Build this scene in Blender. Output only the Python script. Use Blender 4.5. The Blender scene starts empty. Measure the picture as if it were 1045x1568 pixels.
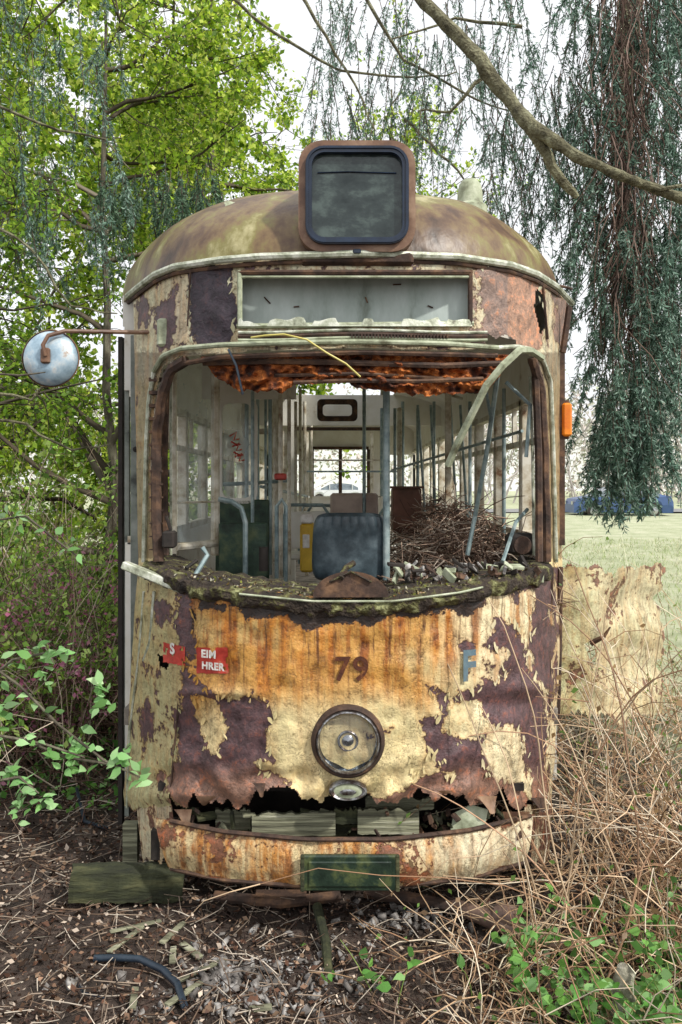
import bpy, math, random
import numpy as np
from mathutils import Vector, noise, Matrix
random.seed(7); R=np.random.default_rng(11)
scene=bpy.context.scene
D=4.3; FP=1290.0; H=2.3; CX=522.5; HY=740.0
# ---- survey helpers: front elevation drawing (300 units per metre at the tram's nose) -> metres
def E(px,py,y=0.0):
    k=(D+y)/FP
    return Vector(((px-CX)*k,y,H+(HY-py)*k))
def gz(x,y):
    t=min(max((y-5)/30,0),1); s=t*t*(3-2*t)
    return .85*s+.035*noise.noise((x*1.3,y*1.3,0))+.02*noise.noise((x*4,y*4,3))
def G(px,py):
    d=H*FP/(py-HY); x=(px-CX)*d/FP; y=d-D
    return Vector((x,y,gz(x,y)))
def Yp(x): return .9*(np.abs(x)/1.34)**3.2
def Yb(x): return -.07+.32*(np.abs(x)/1.05)**2.6
def solve(px,Y):
    p=(np.asarray(px,float)-CX)/FP; x=p*D
    for _ in range(40): x=p*(D+Y(x))
    return x,Y(x)
def S(px,py,off=0.0,Y=Yp):
    x,y=solve(px,Y); k=(D+y)/FP
    return Vector((float(x),float(y)-off,H+(HY-py)*float(k)))
# ---------------------------------------------------------------- materials
def nd(nt,typ,ins=None,**at):
    n=nt.nodes.new(typ)
    for k,v in at.items(): setattr(n,k,v)
    for k,v in (ins or {}).items():
        if isinstance(v,bpy.types.NodeSocket): nt.links.new(v,n.inputs[k])
        else: n.inputs[k].default_value=v
    return n
def newmat(name):
    m=bpy.data.materials.new(name); m.use_nodes=True; nt=m.node_tree; nt.nodes.clear()
    out=nt.nodes.new('ShaderNodeOutputMaterial'); return m,nt,out
def c4(c): return (c[0],c[1],c[2],1)
def ramp(nt,fac,stops):
    r=nt.nodes.new('ShaderNodeValToRGB'); e=r.color_ramp.elements
    while len(e)<len(stops): e.new(.5)
    for i,(p,c) in enumerate(stops): e[i].position=p; e[i].color=c4(c)
    nt.links.new(fac,r.inputs[0]); return r.outputs[0]
def nmat(name,stops,scale=6,rough=.7,metal=0,bump=.3,bscale=None,stretch=(1,1,1),detail=5,dist=.01):
    m,nt,out=newmat(name)
    tc=nd(nt,'ShaderNodeTexCoord'); mp=nd(nt,'ShaderNodeMapping',{'Vector':tc.outputs['Object'],'Scale':stretch})
    n=nd(nt,'ShaderNodeTexNoise',{'Vector':mp.outputs[0],'Scale':scale,'Detail':detail,'Roughness':.65})
    col=ramp(nt,n.outputs['Fac'],stops)
    n2=nd(nt,'ShaderNodeTexNoise',{'Vector':mp.outputs[0],'Scale':bscale or scale*4,'Detail':3})
    b=nd(nt,'ShaderNodeBump',{'Height':n2.outputs['Fac'],'Strength':bump,'Distance':dist})
    p=nd(nt,'ShaderNodeBsdfPrincipled',{'Base Color':col,'Roughness':rough,'Metallic':metal,'Normal':b.outputs[0]})
    nt.links.new(p.outputs[0],out.inputs[0]); return m
def leafmat(name,trans=.45,rough=.5):
    m,nt,out=newmat(name)
    a=nd(nt,'ShaderNodeAttribute',attribute_name='Col')
    p=nd(nt,'ShaderNodeBsdfPrincipled',{'Base Color':a.outputs['Color'],'Roughness':rough})
    t=nd(nt,'ShaderNodeBsdfTranslucent',{'Color':a.outputs['Color']})
    mx=nd(nt,'ShaderNodeMixShader',{0:trans,1:p.outputs[0],2:t.outputs[0]})
    nt.links.new(mx.outputs[0],out.inputs[0]); return m
def drymat(name):
    m,nt,out=newmat(name)
    a=nd(nt,'ShaderNodeAttribute',attribute_name='Col')
    p=nd(nt,'ShaderNodeBsdfDiffuse',{'Color':a.outputs['Color']}); nt.links.new(p.outputs[0],out.inputs[0]); return m
def glassmat(name,col,alpha,rough=.05):
    m,nt,out=newmat(name)
    tc=nd(nt,'ShaderNodeTexCoord'); n=nd(nt,'ShaderNodeTexNoise',{'Vector':tc.outputs['Object'],'Scale':3,'Detail':5})
    f=nd(nt,'ShaderNodeMapRange',{0:n.outputs['Fac'],1:.3,2:.7,3:alpha*.5,4:min(1,alpha*1.5)})
    p=nd(nt,'ShaderNodeBsdfPrincipled',{'Base Color':c4(col),'Roughness':rough,'Alpha':f.outputs[0]})
    nt.links.new(p.outputs[0],out.inputs[0]); return m
def peelmat(name,bumpk=1.0):
    m,nt,out=newmat(name)
    tc=nd(nt,'ShaderNodeTexCoord').outputs['Object']
    sd=nd(nt,'ShaderNodeAttribute',attribute_name='sd').outputs['Fac']
    st=nd(nt,'ShaderNodeAttribute',attribute_name='st').outputs['Fac']
    tint=nd(nt,'ShaderNodeAttribute',attribute_name='tint').outputs['Color']
    bare=nd(nt,'ShaderNodeAttribute',attribute_name='bare').outputs['Color']
    def M(op,a,b=0.0,c=0.0,clamp=False):
        n=nd(nt,'ShaderNodeMath',{0:a,1:b,2:c},operation=op,use_clamp=clamp); return n.outputs[0]
    n1=nd(nt,'ShaderNodeTexNoise',{'Vector':tc,'Scale':7,'Detail':6,'Roughness':.6}).outputs['Fac']
    n2=nd(nt,'ShaderNodeTexNoise',{'Vector':tc,'Scale':34,'Detail':4,'Roughness':.6}).outputs['Fac']
    m0=M('ADD',sd,M('MULTIPLY',M('SUBTRACT',n1,.5),4.8))
    m0=M('ADD',m0,M('MULTIPLY',M('SUBTRACT',n2,.5),1.9))
    mask=nd(nt,'ShaderNodeMapRange',{0:m0,1:-.03,2:.03}).outputs[0]
    edge=nd(nt,'ShaderNodeMapRange',{0:M('ABSOLUTE',m0),1:0.0,2:.22,3:1.0,4:0.0}).outputs[0]
    halo=nd(nt,'ShaderNodeMapRange',{0:m0,1:0.0,2:.6,3:.7,4:0.0}).outputs[0]
    mp=nd(nt,'ShaderNodeMapping',{'Vector':tc,'Scale':(15,15,1.3)}).outputs[0]
    sn=nd(nt,'ShaderNodeTexNoise',{'Vector':mp,'Scale':1,'Detail':6,'Roughness':.62}).outputs['Fac']
    sr=nd(nt,'ShaderNodeMapRange',{0:sn,1:.43,2:.60}).outputs[0]
    n3=nd(nt,'ShaderNodeTexNoise',{'Vector':tc,'Scale':5,'Detail':6,'Roughness':.7}).outputs['Fac']
    sf=M('MULTIPLY',sr,st)
    sf=M('MAXIMUM',sf,M('MULTIPLY',halo,M('MULTIPLY',n3,1.2)))
    stain=ramp(nt,n3,[(.3,(.15,.045,.012)),(.46,(.34,.105,.015)),(.58,(.54,.21,.03)),(.75,(.64,.36,.10))])
    pc=nd(nt,'ShaderNodeMixRGB',{0:sf,1:tint,2:stain}).outputs[0]
    mp2=nd(nt,'ShaderNodeMapping',{'Vector':tc,'Scale':(38,38,1.8)}).outputs[0]
    s2=nd(nt,'ShaderNodeTexNoise',{'Vector':mp2,'Scale':1,'Detail':4,'Roughness':.6}).outputs['Fac']
    s2=M('MULTIPLY',nd(nt,'ShaderNodeMapRange',{0:s2,1:.53,2:.68}).outputs[0],st)
    pc=nd(nt,'ShaderNodeMixRGB',{0:M('MULTIPLY',s2,.9,0.0,True),1:pc,2:(.13,.048,.015,1)}).outputs[0]
    dv=nd(nt,'ShaderNodeVectorMath',{0:tc,1:nd(nt,'ShaderNodeTexNoise',{'Vector':tc,'Scale':12,'Detail':3}).outputs['Color']},operation='ADD').outputs[0]
    vo=nd(nt,'ShaderNodeTexVoronoi',{'Vector':dv,'Scale':9.0},feature='DISTANCE_TO_EDGE').outputs['Distance']
    cr=M('MULTIPLY',nd(nt,'ShaderNodeMapRange',{0:vo,1:0.0,2:.03,3:1.0,4:0.0}).outputs[0],nd(nt,'ShaderNodeMapRange',{0:n1,1:.48,2:.58}).outputs[0])
    pc=nd(nt,'ShaderNodeMixRGB',{0:M('MULTIPLY',cr,.55),1:pc,2:(.17,.08,.03,1)}).outputs[0]
    n4=nd(nt,'ShaderNodeTexNoise',{'Vector':tc,'Scale':20,'Detail':6,'Roughness':.75}).outputs['Fac']
    dk=ramp(nt,n4,[(.3,(.42,.38,.3)),(.46,(1,1,1)),(.7,(1.2,1.2,1.15))])
    pc=nd(nt,'ShaderNodeMixRGB',{0:1.0,1:pc,2:dk},blend_type='MULTIPLY').outputs[0]
    bd=ramp(nt,n4,[(.3,(.4,.36,.36)),(.5,(1,1,1)),(.58,(1.4,1.2,1.1)),(.70,(2.6,1.5,.8))])
    bc=nd(nt,'ShaderNodeMixRGB',{0:1.0,1:bare,2:bd},blend_type='MULTIPLY').outputs[0]
    col=nd(nt,'ShaderNodeMixRGB',{0:mask,1:bc,2:pc}).outputs[0]
    col=nd(nt,'ShaderNodeMixRGB',{0:M('MULTIPLY',edge,.6),1:col,2:(.10,.04,.016,1)}).outputs[0]
    hgt=M('ADD',M('MULTIPLY',mask,1.4),M('MULTIPLY',n4,.6)); hgt=M('ADD',hgt,M('MULTIPLY',n3,1.2)); hgt=M('SUBTRACT',hgt,M('MULTIPLY',cr,.5))
    b=nd(nt,'ShaderNodeBump',{'Height':hgt,'Strength':1.0*bumpk,'Distance':.011})
    p=nd(nt,'ShaderNodeBsdfPrincipled',{'Base Color':col,'Roughness':.48,'Normal':b.outputs[0]})
    nt.links.new(p.outputs[0],out.inputs[0]); return m
PEEL=peelmat('peeling_paint')
ROOF=nmat('rusty_roof_paint',[(.3,(.04,.022,.014)),(.43,(.11,.062,.034)),(.52,(.18,.12,.055)),(.6,(.21,.185,.06)),(.7,(.42,.38,.2))],3.8,.42,bump=.5,stretch=(1,1,.7))
HOOD=nmat('rusty_hood',[(.3,(.07,.035,.025)),(.5,(.18,.095,.055)),(.7,(.34,.22,.14))],5,.5,bump=.3)
RUST=nmat('orange_rust',[(.3,(.02,.010,.008)),(.43,(.075,.024,.012)),(.52,(.27,.07,.014)),(.61,(.52,.16,.03)),(.72,(.2,.08,.045))],9,.9,bump=1,bscale=30,dist=.03)
DRUST=nmat('dark_rust',[(.3,(.02,.014,.012)),(.5,(.07,.04,.028)),(.7,(.2,.11,.06))],9,.85,bump=.6)
RUB=nmat('blue_rubber',[(.3,(.004,.008,.018)),(.7,(.014,.03,.065))],9,.3,bump=.1)
DKGLASS=nmat('dirty_dark_glass',[(.3,(.010,.018,.018)),(.5,(.03,.043,.042)),(.66,(.08,.11,.10))],7,.1,bump=.1,stretch=(1,1,1.6))
TRIM=nmat('weathered_aluminium_trim',[(.3,(.12,.12,.08)),(.46,(.4,.43,.32)),(.62,(.7,.72,.62))],14,.45,metal=.15,bump=.3)
GTRIM=nmat('greenish_trim',[(.3,(.12,.12,.07)),(.5,(.36,.40,.27)),(.7,(.55,.58,.44))],10,.6,bump=.3)
BOARD=nmat('faded_sign_board',[(.25,(.14,.17,.13)),(.42,(.38,.45,.42)),(.7,(.55,.62,.6))],5,.6,bump=.2,stretch=(1,1,.4))
SILL=nmat('rotten_mossy_sill',[(.3,(.014,.011,.009)),(.5,(.05,.036,.026)),(.58,(.11,.105,.035)),(.68,(.32,.33,.16))],11,.95,bump=1,dist=.03)
CREAM=nmat('interior_cream',[(.25,(.4,.32,.22)),(.38,(.74,.71,.62)),(.7,(.86,.85,.8))],4,.6,bump=.1)
PILL=nmat('interior_pillar_paint',[(.3,(.18,.09,.04)),(.43,(.5,.44,.32)),(.6,(.78,.75,.65))],7,.6,bump=.2)
POLE=nmat('grey_green_pole',[(.3,(.13,.18,.19)),(.5,(.27,.36,.37)),(.7,(.46,.54,.53))],12,.35,metal=.2,bump=.1)
SEAT=nmat('blue_grey_vinyl',[(.3,(.02,.032,.04)),(.5,(.05,.075,.09)),(.7,(.12,.16,.18))],9,.4,bump=.15)
DGREEN=nmat('dark_green_panel',[(.3,(.01,.018,.012)),(.5,(.03,.065,.04)),(.7,(.10,.13,.06))],9,.6,bump=.4)
FLOOR=nmat('tram_floor',[(.3,(.08,.07,.06)),(.5,(.24,.21,.18)),(.7,(.42,.39,.34))],6,.9,bump=.6)
WOOD=nmat('grey_green_wood',[(.3,(.04,.036,.025)),(.46,(.14,.14,.09)),(.6,(.3,.3,.2)),(.72,(.45,.44,.34))],10,.85,bump=.8,stretch=(.18,1,4))
MOSSW=nmat('mossy_timber',[(.3,(.014,.016,.009)),(.5,(.035,.04,.017)),(.66,(.09,.09,.04))],11,.9,bump=.9,stretch=(.3,1,1.5))
BLACK=nmat('dark_underframe',[(.3,(.008,.007,.006)),(.7,(.04,.03,.025))],8,.8,bump=.4)
CHROME=nmat('chrome',[(.3,(.2,.2,.22)),(.6,(.55,.57,.6))],16,.2,metal=1,bump=.1)
OCHROME=nmat('corroded_chrome',[(.36,(.07,.04,.03)),(.5,(.2,.19,.19)),(.62,(.5,.52,.55))],22,.3,metal=.8,bump=.3)
PITCH=nmat('pitted_reflector',[(.40,(.005,.008,.014)),(.51,(.02,.03,.05)),(.56,(.15,.2,.26)),(.62,(.75,.8,.86))],15,.12,metal=.1,bump=.35)
PLATE=nmat('green_plate',[(.3,(.008,.016,.012)),(.5,(.022,.04,.026)),(.62,(.08,.10,.04))],9,.3,bump=.4)
YEL=nmat('yellow_panel',[(.3,(.5,.3,.02)),(.6,(.75,.5,.05))],5,.5,bump=.05)
RED=nmat('red_sticker',[(.35,(.35,.03,.02)),(.6,(.58,.06,.04)),(.72,(.5,.25,.15))],14,.5,bump=.05)
WHITE=nmat('white_print',[(.3,(.5,.45,.4)),(.6,(.8,.78,.74))],20,.6,bump=.05)
NUM=nmat('rust_number',[(.3,(.045,.012,.006)),(.58,(.11,.03,.01)),(.72,(.35,.15,.03))],26,.8,bump=.3)
FBLUE=nmat('faded_blue_letter',[(.3,(.3,.22,.1)),(.42,(.10,.16,.20)),(.62,(.14,.21,.24)),(.7,(.45,.42,.28))],22,.7,bump=.2)
ORANGE=nmat('orange_lens',[(.3,(.6,.12,.005)),(.6,(.9,.28,.01))],6,.25,bump=.05)
MIRR=nmat('mirror_back',[(.3,(.2,.3,.38)),(.5,(.40,.54,.64)),(.6,(.6,.67,.7)),(.7,(.4,.24,.13))],9,.3,metal=.3,bump=.1)
PVC=nmat('blue_black_hose',[(.3,(.008,.014,.025)),(.7,(.03,.05,.075))],8,.4,bump=.1)
YCAB=nmat('yellow_cable',[(.3,(.5,.42,.08)),(.7,(.7,.62,.2))],8,.5,bump=.05)
BARK=nmat('bark',[(.3,(.03,.025,.018)),(.5,(.1,.085,.06)),(.7,(.22,.21,.15))],9,.9,bump=.9,stretch=(1,1,.4),dist=.02)
MBARK=nmat('lichen_bark',[(.3,(.045,.04,.02)),(.5,(.15,.14,.08)),(.7,(.32,.32,.2))],11,.9,bump=1,dist=.03)
STONE=nmat('rubble_stone',[(.3,(.05,.045,.04)),(.47,(.16,.145,.135)),(.58,(.33,.315,.3)),(.7,(.6,.59,.58))],10,.9,bump=.4)
PIPE=nmat('old_pipe',[(.3,(.08,.05,.04)),(.5,(.2,.13,.1)),(.7,(.34,.24,.19))],7,.6,bump=.3)
GLASS=glassmat('pale_reflection_glass',(.55,.65,.68),.28); LENS=glassmat('headlight_glass',(.06,.08,.11),.22,.03)  # GLASS: pale grey-blue window reflection is painted in as colour
LEAF=leafmat('leaf_tissue',.5); DRY=drymat('dry_plant_matter'); NEEDLE=leafmat('needle_foliage',.25,.6)
# ---------------------------------------------------------------- mesh tools
CULL=[False]
def inbox(P): return (np.abs(P[:,0])<1.42)&(P[:,1]>.25)&(P[:,1]<10.7)&(P[:,2]>.42)&(P[:,2]<4.15)
def empty(name,loc=(0,0,0)):
    o=bpy.data.objects.new(name,None); scene.collection.objects.link(o); o.location=loc; o.empty_display_size=.2; return o
def link(o,parent=None,smooth=False):
    scene.collection.objects.link(o)
    if parent: o.parent=parent
    if smooth: o.data.polygons.foreach_set('use_smooth',[True]*len(o.data.polygons))
    return o
class MB:
    def __init__(s): s.v=[];s.f=[];s.m=[]
    def add(s,v,f,mi=0):
        b=len(s.v); s.v+= [tuple(p) for p in v]; s.f+=[tuple(i+b for i in q) for q in f]; s.m+=[mi]*len(f)
    def tube(s,pts,r,seg=8,mi=0,cap=True):
        pts=[Vector(p) for p in pts]; n=len(pts); rr=[r]*n if not hasattr(r,'__len__') else list(r)
        V=[];prev=None
        for i,p in enumerate(pts):
            t=(pts[min(i+1,n-1)]-pts[max(i-1,0)]).normalized()
            if prev is None:
                up=Vector((0,0,1)) if abs(t.z)<.9 else Vector((0,1,0)); a=t.cross(up).normalized()
            else: a=(prev-t*prev.dot(t)).normalized()
            prev=a; b=t.cross(a)
            for k in range(seg):
                an=2*math.pi*k/seg; V.append(p+(a*math.cos(an)+b*math.sin(an))*rr[i])
        F=[(i*seg+k,i*seg+(k+1)%seg,(i+1)*seg+(k+1)%seg,(i+1)*seg+k) for i in range(n-1) for k in range(seg)]
        if cap: F+= [tuple(range(seg))[::-1],tuple((n-1)*seg+k for k in range(seg))]
        s.add(V,F,mi)
    def box(s,a,b,mi=0,rot=None,bev=0.0):
        a=Vector(a);b=Vector(b);c=(a+b)/2;h=(b-a)/2;h=Vector((abs(h.x),abs(h.y),abs(h.z)))
        e=min(bev,h.x*.45,h.y*.45,h.z*.45); V=[];F=[]
        if e<=0:
            V=[Vector((x*h.x,y*h.y,z*h.z)) for x in(-1,1) for y in(-1,1) for z in(-1,1)]
            F=[(0,1,3,2),(4,6,7,5),(0,4,5,1),(2,3,7,6),(0,2,6,4),(1,5,7,3)]
        else:
            def ringp(w,d): return [(-w+e,-d),(w-e,-d),(w,-d+e),(w,d-e),(w-e,d),(-w+e,d),(-w,d-e),(-w,-d+e)]
            for z,sh in((-h.z,e),(-h.z+e,0),(h.z-e,0),(h.z,e)):
                V+=[Vector((x*(1-sh/h.x),y*(1-sh/h.y),z)) for x,y in ringp(h.x,h.y)]
            F=[(i*8+k,i*8+(k+1)%8,(i+1)*8+(k+1)%8,(i+1)*8+k) for i in range(3) for k in range(8)]+[tuple(range(8))[::-1],tuple(24+k for k in range(8))]
        if rot is not None: V=[rot@p for p in V]
        s.add([p+c for p in V],F,mi)
    def lathe(s,c,prof,mi=0,seg=40,axis='Y',sx=1,sz=1):
        V=[]
        for r,o in prof:
            for k in range(seg):
                a=2*math.pi*k/seg; u=r*math.cos(a)*sx; w=r*math.sin(a)*sz
                V.append(Vector(c)+(Vector((u,o,w)) if axis=='Y' else Vector((o,u,w)) if axis=='X' else Vector((u,w,o))))
        F=[(i*seg+k,i*seg+(k+1)%seg,(i+1)*seg+(k+1)%seg,(i+1)*seg+k) for i in range(len(prof)-1) for k in range(seg)]
        s.add(V,F,mi)
    def ring(s,out,inn,y0,y1,mi=0):
        n=len(out); V=[(p[0],y0,p[1]) for p in out]+[(p[0],y0,p[1]) for p in inn]+[(p[0],y1,p[1]) for p in out]+[(p[0],y1,p[1]) for p in inn]
        F=[]
        for k in range(n):
            j=(k+1)%n; F+=[(k,j,n+j,n+k),(k,2*n+k,2*n+j,j),(n+k,n+j,3*n+j,3*n+k),(2*n+k,3*n+k,3*n+j,2*n+j)]
        s.add(V,F,mi)
    def build(s,name,mats,parent=None,smooth=False):
        me=bpy.data.meshes.new(name); me.from_pydata(s.v,[],s.f)
        for m in mats: me.materials.append(m)
        me.polygons.foreach_set('material_index',s.m); me.update()
        o=link(bpy.data.objects.new(name,me),parent,smooth)
        if smooth:
            try: me.set_sharp_from_angle(angle=math.radians(40))
            except Exception: pass
        return o
def rrect(cx,cz,w,h,r,n=6):
    P=[]
    for (sx,sz,a0) in((1,1,0),(-1,1,90),(-1,-1,180),(1,-1,270)):
        for k in range(n+1):
            a=math.radians(a0+90*k/n); P.append((cx+sx*(w/2-r)+r*math.cos(a),cz+sz*(h/2-r)+r*math.sin(a)))
    return P
def npmesh(name,V,F,mat,parent=None,cols=None,attrs=None,smooth=False):
    V=np.ascontiguousarray(V,np.float32);F=np.ascontiguousarray(F,np.int32)
    me=bpy.data.meshes.new(name); k=F.shape[1]
    me.vertices.add(len(V)); me.vertices.foreach_set('co',V.ravel())
    me.loops.add(F.size); me.loops.foreach_set('vertex_index',F.ravel())
    me.polygons.add(len(F)); me.polygons.foreach_set('loop_start',np.arange(0,F.size,k,dtype=np.int32))
    me.update(calc_edges=True); me.materials.append(mat)
    if cols is not None:
        a=me.attributes.new('Col','FLOAT_COLOR','POINT'); a.data.foreach_set('color',np.c_[cols,np.ones(len(cols))].astype(np.float32).ravel())
    for nme,arr in (attrs or {}).items():
        arr=np.asarray(arr,np.float32)
        if arr.ndim==1: a=me.attributes.new(nme,'FLOAT','POINT'); a.data.foreach_set('value',arr)
        else: a=me.attributes.new(nme,'FLOAT_COLOR','POINT'); a.data.foreach_set('color',np.c_[arr,np.ones(len(arr))].astype(np.float32).ravel())
    return link(bpy.data.objects.new(name,me),parent,smooth)
def unit(a): return a/np.maximum(np.linalg.norm(a,axis=1,keepdims=True),1e-9)
def pick(pal,n,var=.25):
    pal=np.array(pal); c=pal[R.integers(0,len(pal),n)]*(1+var*R.standard_normal((n,1))); return np.clip(c,.002,.9)
def leaves(C,L,pal,W=.5,dirs=None,dj=.6,var=.25):
    n=len(C); d=R.standard_normal((n,3))
    if dirs is not None: d=unit(np.asarray(dirs,float)*np.ones((n,1)))+dj*d*.6
    d=unit(d); s=unit(np.cross(d,R.standard_normal((n,3)))); nn=np.cross(d,s)
    L=(np.ones(n)*L*R.uniform(.6,1.35,n))[:,None]
    V=np.stack([C,C+d*L*.45+s*L*W*.5,C+d*L-nn*L*.15,C+d*L*.45-s*L*W*.5],1).reshape(-1,3)
    return V,np.repeat(pick(pal,n,var),4,0)
def curvy(P,dirs,L,nseg=5,grav=0.0,jit=.25):
    n=len(P); P=np.array(P,float); d=unit(np.array(dirs,float)); pts=[P]; L=np.ones(n)*L
    for i in range(nseg):
        d=unit(d+jit*R.standard_normal((n,3))*.6+np.array([0,0,-grav])/nseg)
        P=P+d*(L/nseg)[:,None]; pts.append(P)
    return np.array(pts)
def sticks(P0,P1,r0,r1,cols):
    n=len(P0); d=unit(P1-P0); a=unit(np.cross(d,np.array([.31,.52,.79]))); b=np.cross(d,a)
    r0=(np.ones(n)*r0)[:,None]; r1=(np.ones(n)*r1)[:,None]; V=[]
    for P,r in((P0,r0),(P1,r1)):
        for k in range(3):
            an=2.094*k; V.append(P+(a*math.cos(an)+b*math.sin(an))*r)
    V=np.stack(V,1).reshape(-1,3)
    base=np.arange(n)[:,None,None]*6; f=np.array([[0,1,4,3],[1,2,5,4],[2,0,3,5]])[None]
    return V,(base+f).reshape(-1,4),np.repeat(cols,6,0)
def stalkmesh(name,pts,r0,r1,pal,mat,parent=None,var=.25):
    n=pts.shape[1]; ns=pts.shape[0]-1; Vs=[];Fs=[];Cs=[];o=0; cc=pick(pal,n,var); r0=np.ones(n)*r0
    for i in range(ns):
        a=r0*(1-i/ns)+r1*(i/ns); b=r0*(1-(i+1)/ns)+r1*((i+1)/ns)
        p0,p1,c2=pts[i],pts[i+1],cc
        if CULL[0]:
            k=~(inbox(p0)|inbox(p1)); p0,p1,a,b,c2=p0[k],p1[k],a[k],b[k],cc[k]
            if len(p0)==0: continue
        V,F,C=sticks(p0,p1,a,b,c2); Vs.append(V);Fs.append(F+o);Cs.append(C);o+=len(V)
    return npmesh(name,np.concatenate(Vs),np.concatenate(Fs),mat,parent,np.concatenate(Cs))
def leafmesh(name,V,C,mat,parent=None):
    if CULL[0]:
        k=np.repeat(~inbox(V[::4]),4); V,C=V[k],C[k]
    return npmesh(name,V,np.arange(len(V)).reshape(-1,4),mat,parent,C)
def sample(pts,n,lo=0.0):
    ns,k=pts.shape[0]-1,pts.shape[1]; j=R.integers(0,k,n); t=R.uniform(lo,1,n)*ns*.999; i=t.astype(int); f=(t-i)[:,None]
    a=pts[i,j];b=pts[i+1,j]; return a*(1-f)+b*f, unit(b-a)
def inpoly(px,py,poly):
    c=np.zeros(px.shape,bool); n=len(poly)
    for i in range(n):
        x1,y1=poly[i];x2,y2=poly[(i+1)%n]
        if y1==y2: continue
        c^=((y1>py)!=(y2>py))&(px<(x2-x1)*(py-y1)/(y2-y1)+x1)
    return c
def pdist(px,py,poly):
    d=np.full(px.shape,1e9); n=len(poly)
    for i in range(n):
        x1,y1=poly[i];x2,y2=poly[(i+1)%n]; dx,dy=x2-x1,y2-y1; t=np.clip(((px-x1)*dx+(py-y1)*dy)/(dx*dx+dy*dy+1e-9),0,1)
        d=np.minimum(d,np.hypot(px-x1-t*dx,py-y1-t*dy))
    return d
def sstep(a,b,x): t=np.clip((x-a)/(b-a),0,1); return t*t*(3-2*t)
def vnoise(A,B,s,z=0): return np.array([noise.noise((a*s,b*s,z)) for a,b in zip(A.ravel(),B.ravel())]).reshape(A.shape)
# ================================================================ TRAM
tram=empty('abandoned_tram')
SILLC=[(190,850),(225,858),(260,872),(300,888),(400,903),(480,912),(540,915),(600,912),(700,898),(780,880),(840,862),(880,852)]
def lerp(tab,x): return np.interp(x,[t[0] for t in tab],[t[1] for t in tab])
def shell(name,lx,rx,top,bot,Y,nu,nv,attrf,cut,disp=.012,parent=tram):
    u=np.linspace(0,1,nu);v=np.linspace(0,1,nv); U,T=np.meshgrid(u,v)
    px=np.zeros_like(U)
    for it in range(2):
        py=lerp(top,px if it else 200+U*660)*(1-T)+lerp(bot,px if it else 200+U*660)*T
        px=lerp(lx,py)*(1-U)+lerp(rx,py)*U
    x,y=solve(px,Y); k=(D+y)/FP; z=H+(HY-py)*k
    nz=vnoise(px,py,.012,5)*disp+vnoise(px,py,.05,9)*disp*.35
    a=attrf(px,py); y=y-nz-a.pop('off',0)
    V=np.stack([x,y,z],-1).reshape(-1,3)
    idx=np.arange(nu*nv).reshape(nv,nu)
    F=np.stack([idx[:-1,:-1],idx[1:,:-1],idx[1:,1:],idx[:-1,1:]],-1)
    cpx=(px[:-1,:-1]+px[1:,1:])/2;cpy=(py[:-1,:-1]+py[1:,1:])/2
    keep=~cut(cpx,cpy); F=F[keep]
    return npmesh(name,V,F.reshape(-1,4),PEEL,parent,None,{k:(w.ravel() if w.ndim==2 else w.reshape(-1,3)) for k,w in a.items()},True)
OPEN=[(234,862),(232,700),(238,600),(250,562),(275,546),(400,536),(550,534),(700,536),(785,534),(815,545),(832,575),(838,700),(842,862),(780,880),(700,898),(600,912),(540,915),(480,912),(400,903),(300,888),(260,872)]
HOLES=[[(367,418),(720,418),(720,497),(367,497)],
 [(742,508),(760,518),(775,512),(792,522),(788,534),(745,534)],
 [(822,440),(832,452),(836,500),(828,512),(818,470)],[(243,1000),(262,1010),(258,1024),(246,1018)]]
BARE=[[(283,900),(300,930),(303,985),(290,1010),(300,1040),(330,1060),(350,1065),(400,1060),(415,1075),(420,1100),(410,1140),(418,1160),(392,1165),(400,1180),(440,1196),(455,1215),(470,1240),(300,1240),(262,1225),(268,1150),(275,1060),(278,1000),(272,940)],
 [(650,1045),(690,1065),(740,1050),(765,1040),(775,1000),(745,985),(755,945),(790,955),(800,1000),(812,1036),(832,1060),(836,1130),(842,1250),(540,1250),(560,1222),(600,1214),(650,1186),(692,1185),(655,1150),(640,1100),(680,1090)],
 [(770,890),(850,872),(846,1100),(838,1060),(815,1030),(808,935),(780,912)],
 [(292,405),(358,405),(360,470),(352,524),(300,530),(288,500)],
 [(722,405),(790,408),(832,430),(836,530),(722,530)],
 [(205,468),(228,452),(232,476),(214,500)],[(846,450),(872,460),(872,530),(850,520)],[(238,470),(262,450),(270,500),(262,540),(244,530)],
 [(300,900),(400,910),(480,918),(600,918),(735,900),(738,918),(715,940),(690,926),(640,945),(600,938),(560,952),(520,944),(470,962),(440,940),(400,944),(360,930),(310,934)],
 [(196,1240),(262,1240),(262,1350),(196,1350)],[(236,910),(262,925),(258,960),(240,950)],[(214,1090),(226,1060),(236,1110),(222,1150)],
 [(694,985),(712,978),(724,990),(706,998)],[(384,1098),(392,1096),(396,1106),(386,1108)]]
ISLES=[[(300,1062),(332,1066),(352,1112),(332,1152),(318,1142),(305,1100)],[(688,1070),(738,1074),(745,1120),(702,1135),(680,1110)],
 [(745,1112),(788,1106),(808,1170),(815,1225),(792,1202),(738,1180),(736,1150)],[(640,1142),(664,1152),(684,1176),(640,1178),(622,1160)],[(730,432),(745,470),(742,505),(728,500)],[(205,1252),(238,1250),(246,1320),(220,1300)],[(795,905),(812,905),(812,975),(800,970)],[(335,910),(355,915),(350,925),(336,922)]]
JAG=[(190,1238),(232,1240),(262,1205),(270,1230),(282,1246),(300,1212),(318,1226),(345,1232),(380,1234),(390,1214),(398,1206),(450,1203),(468,1222),(500,1220),(530,1215),(600,1227),(632,1222),(645,1205),(664,1222),(690,1212),(712,1222),(735,1234),(748,1222),(770,1203),(782,1240),(792,1252),(812,1225),(845,1236),(880,1236)]
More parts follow.
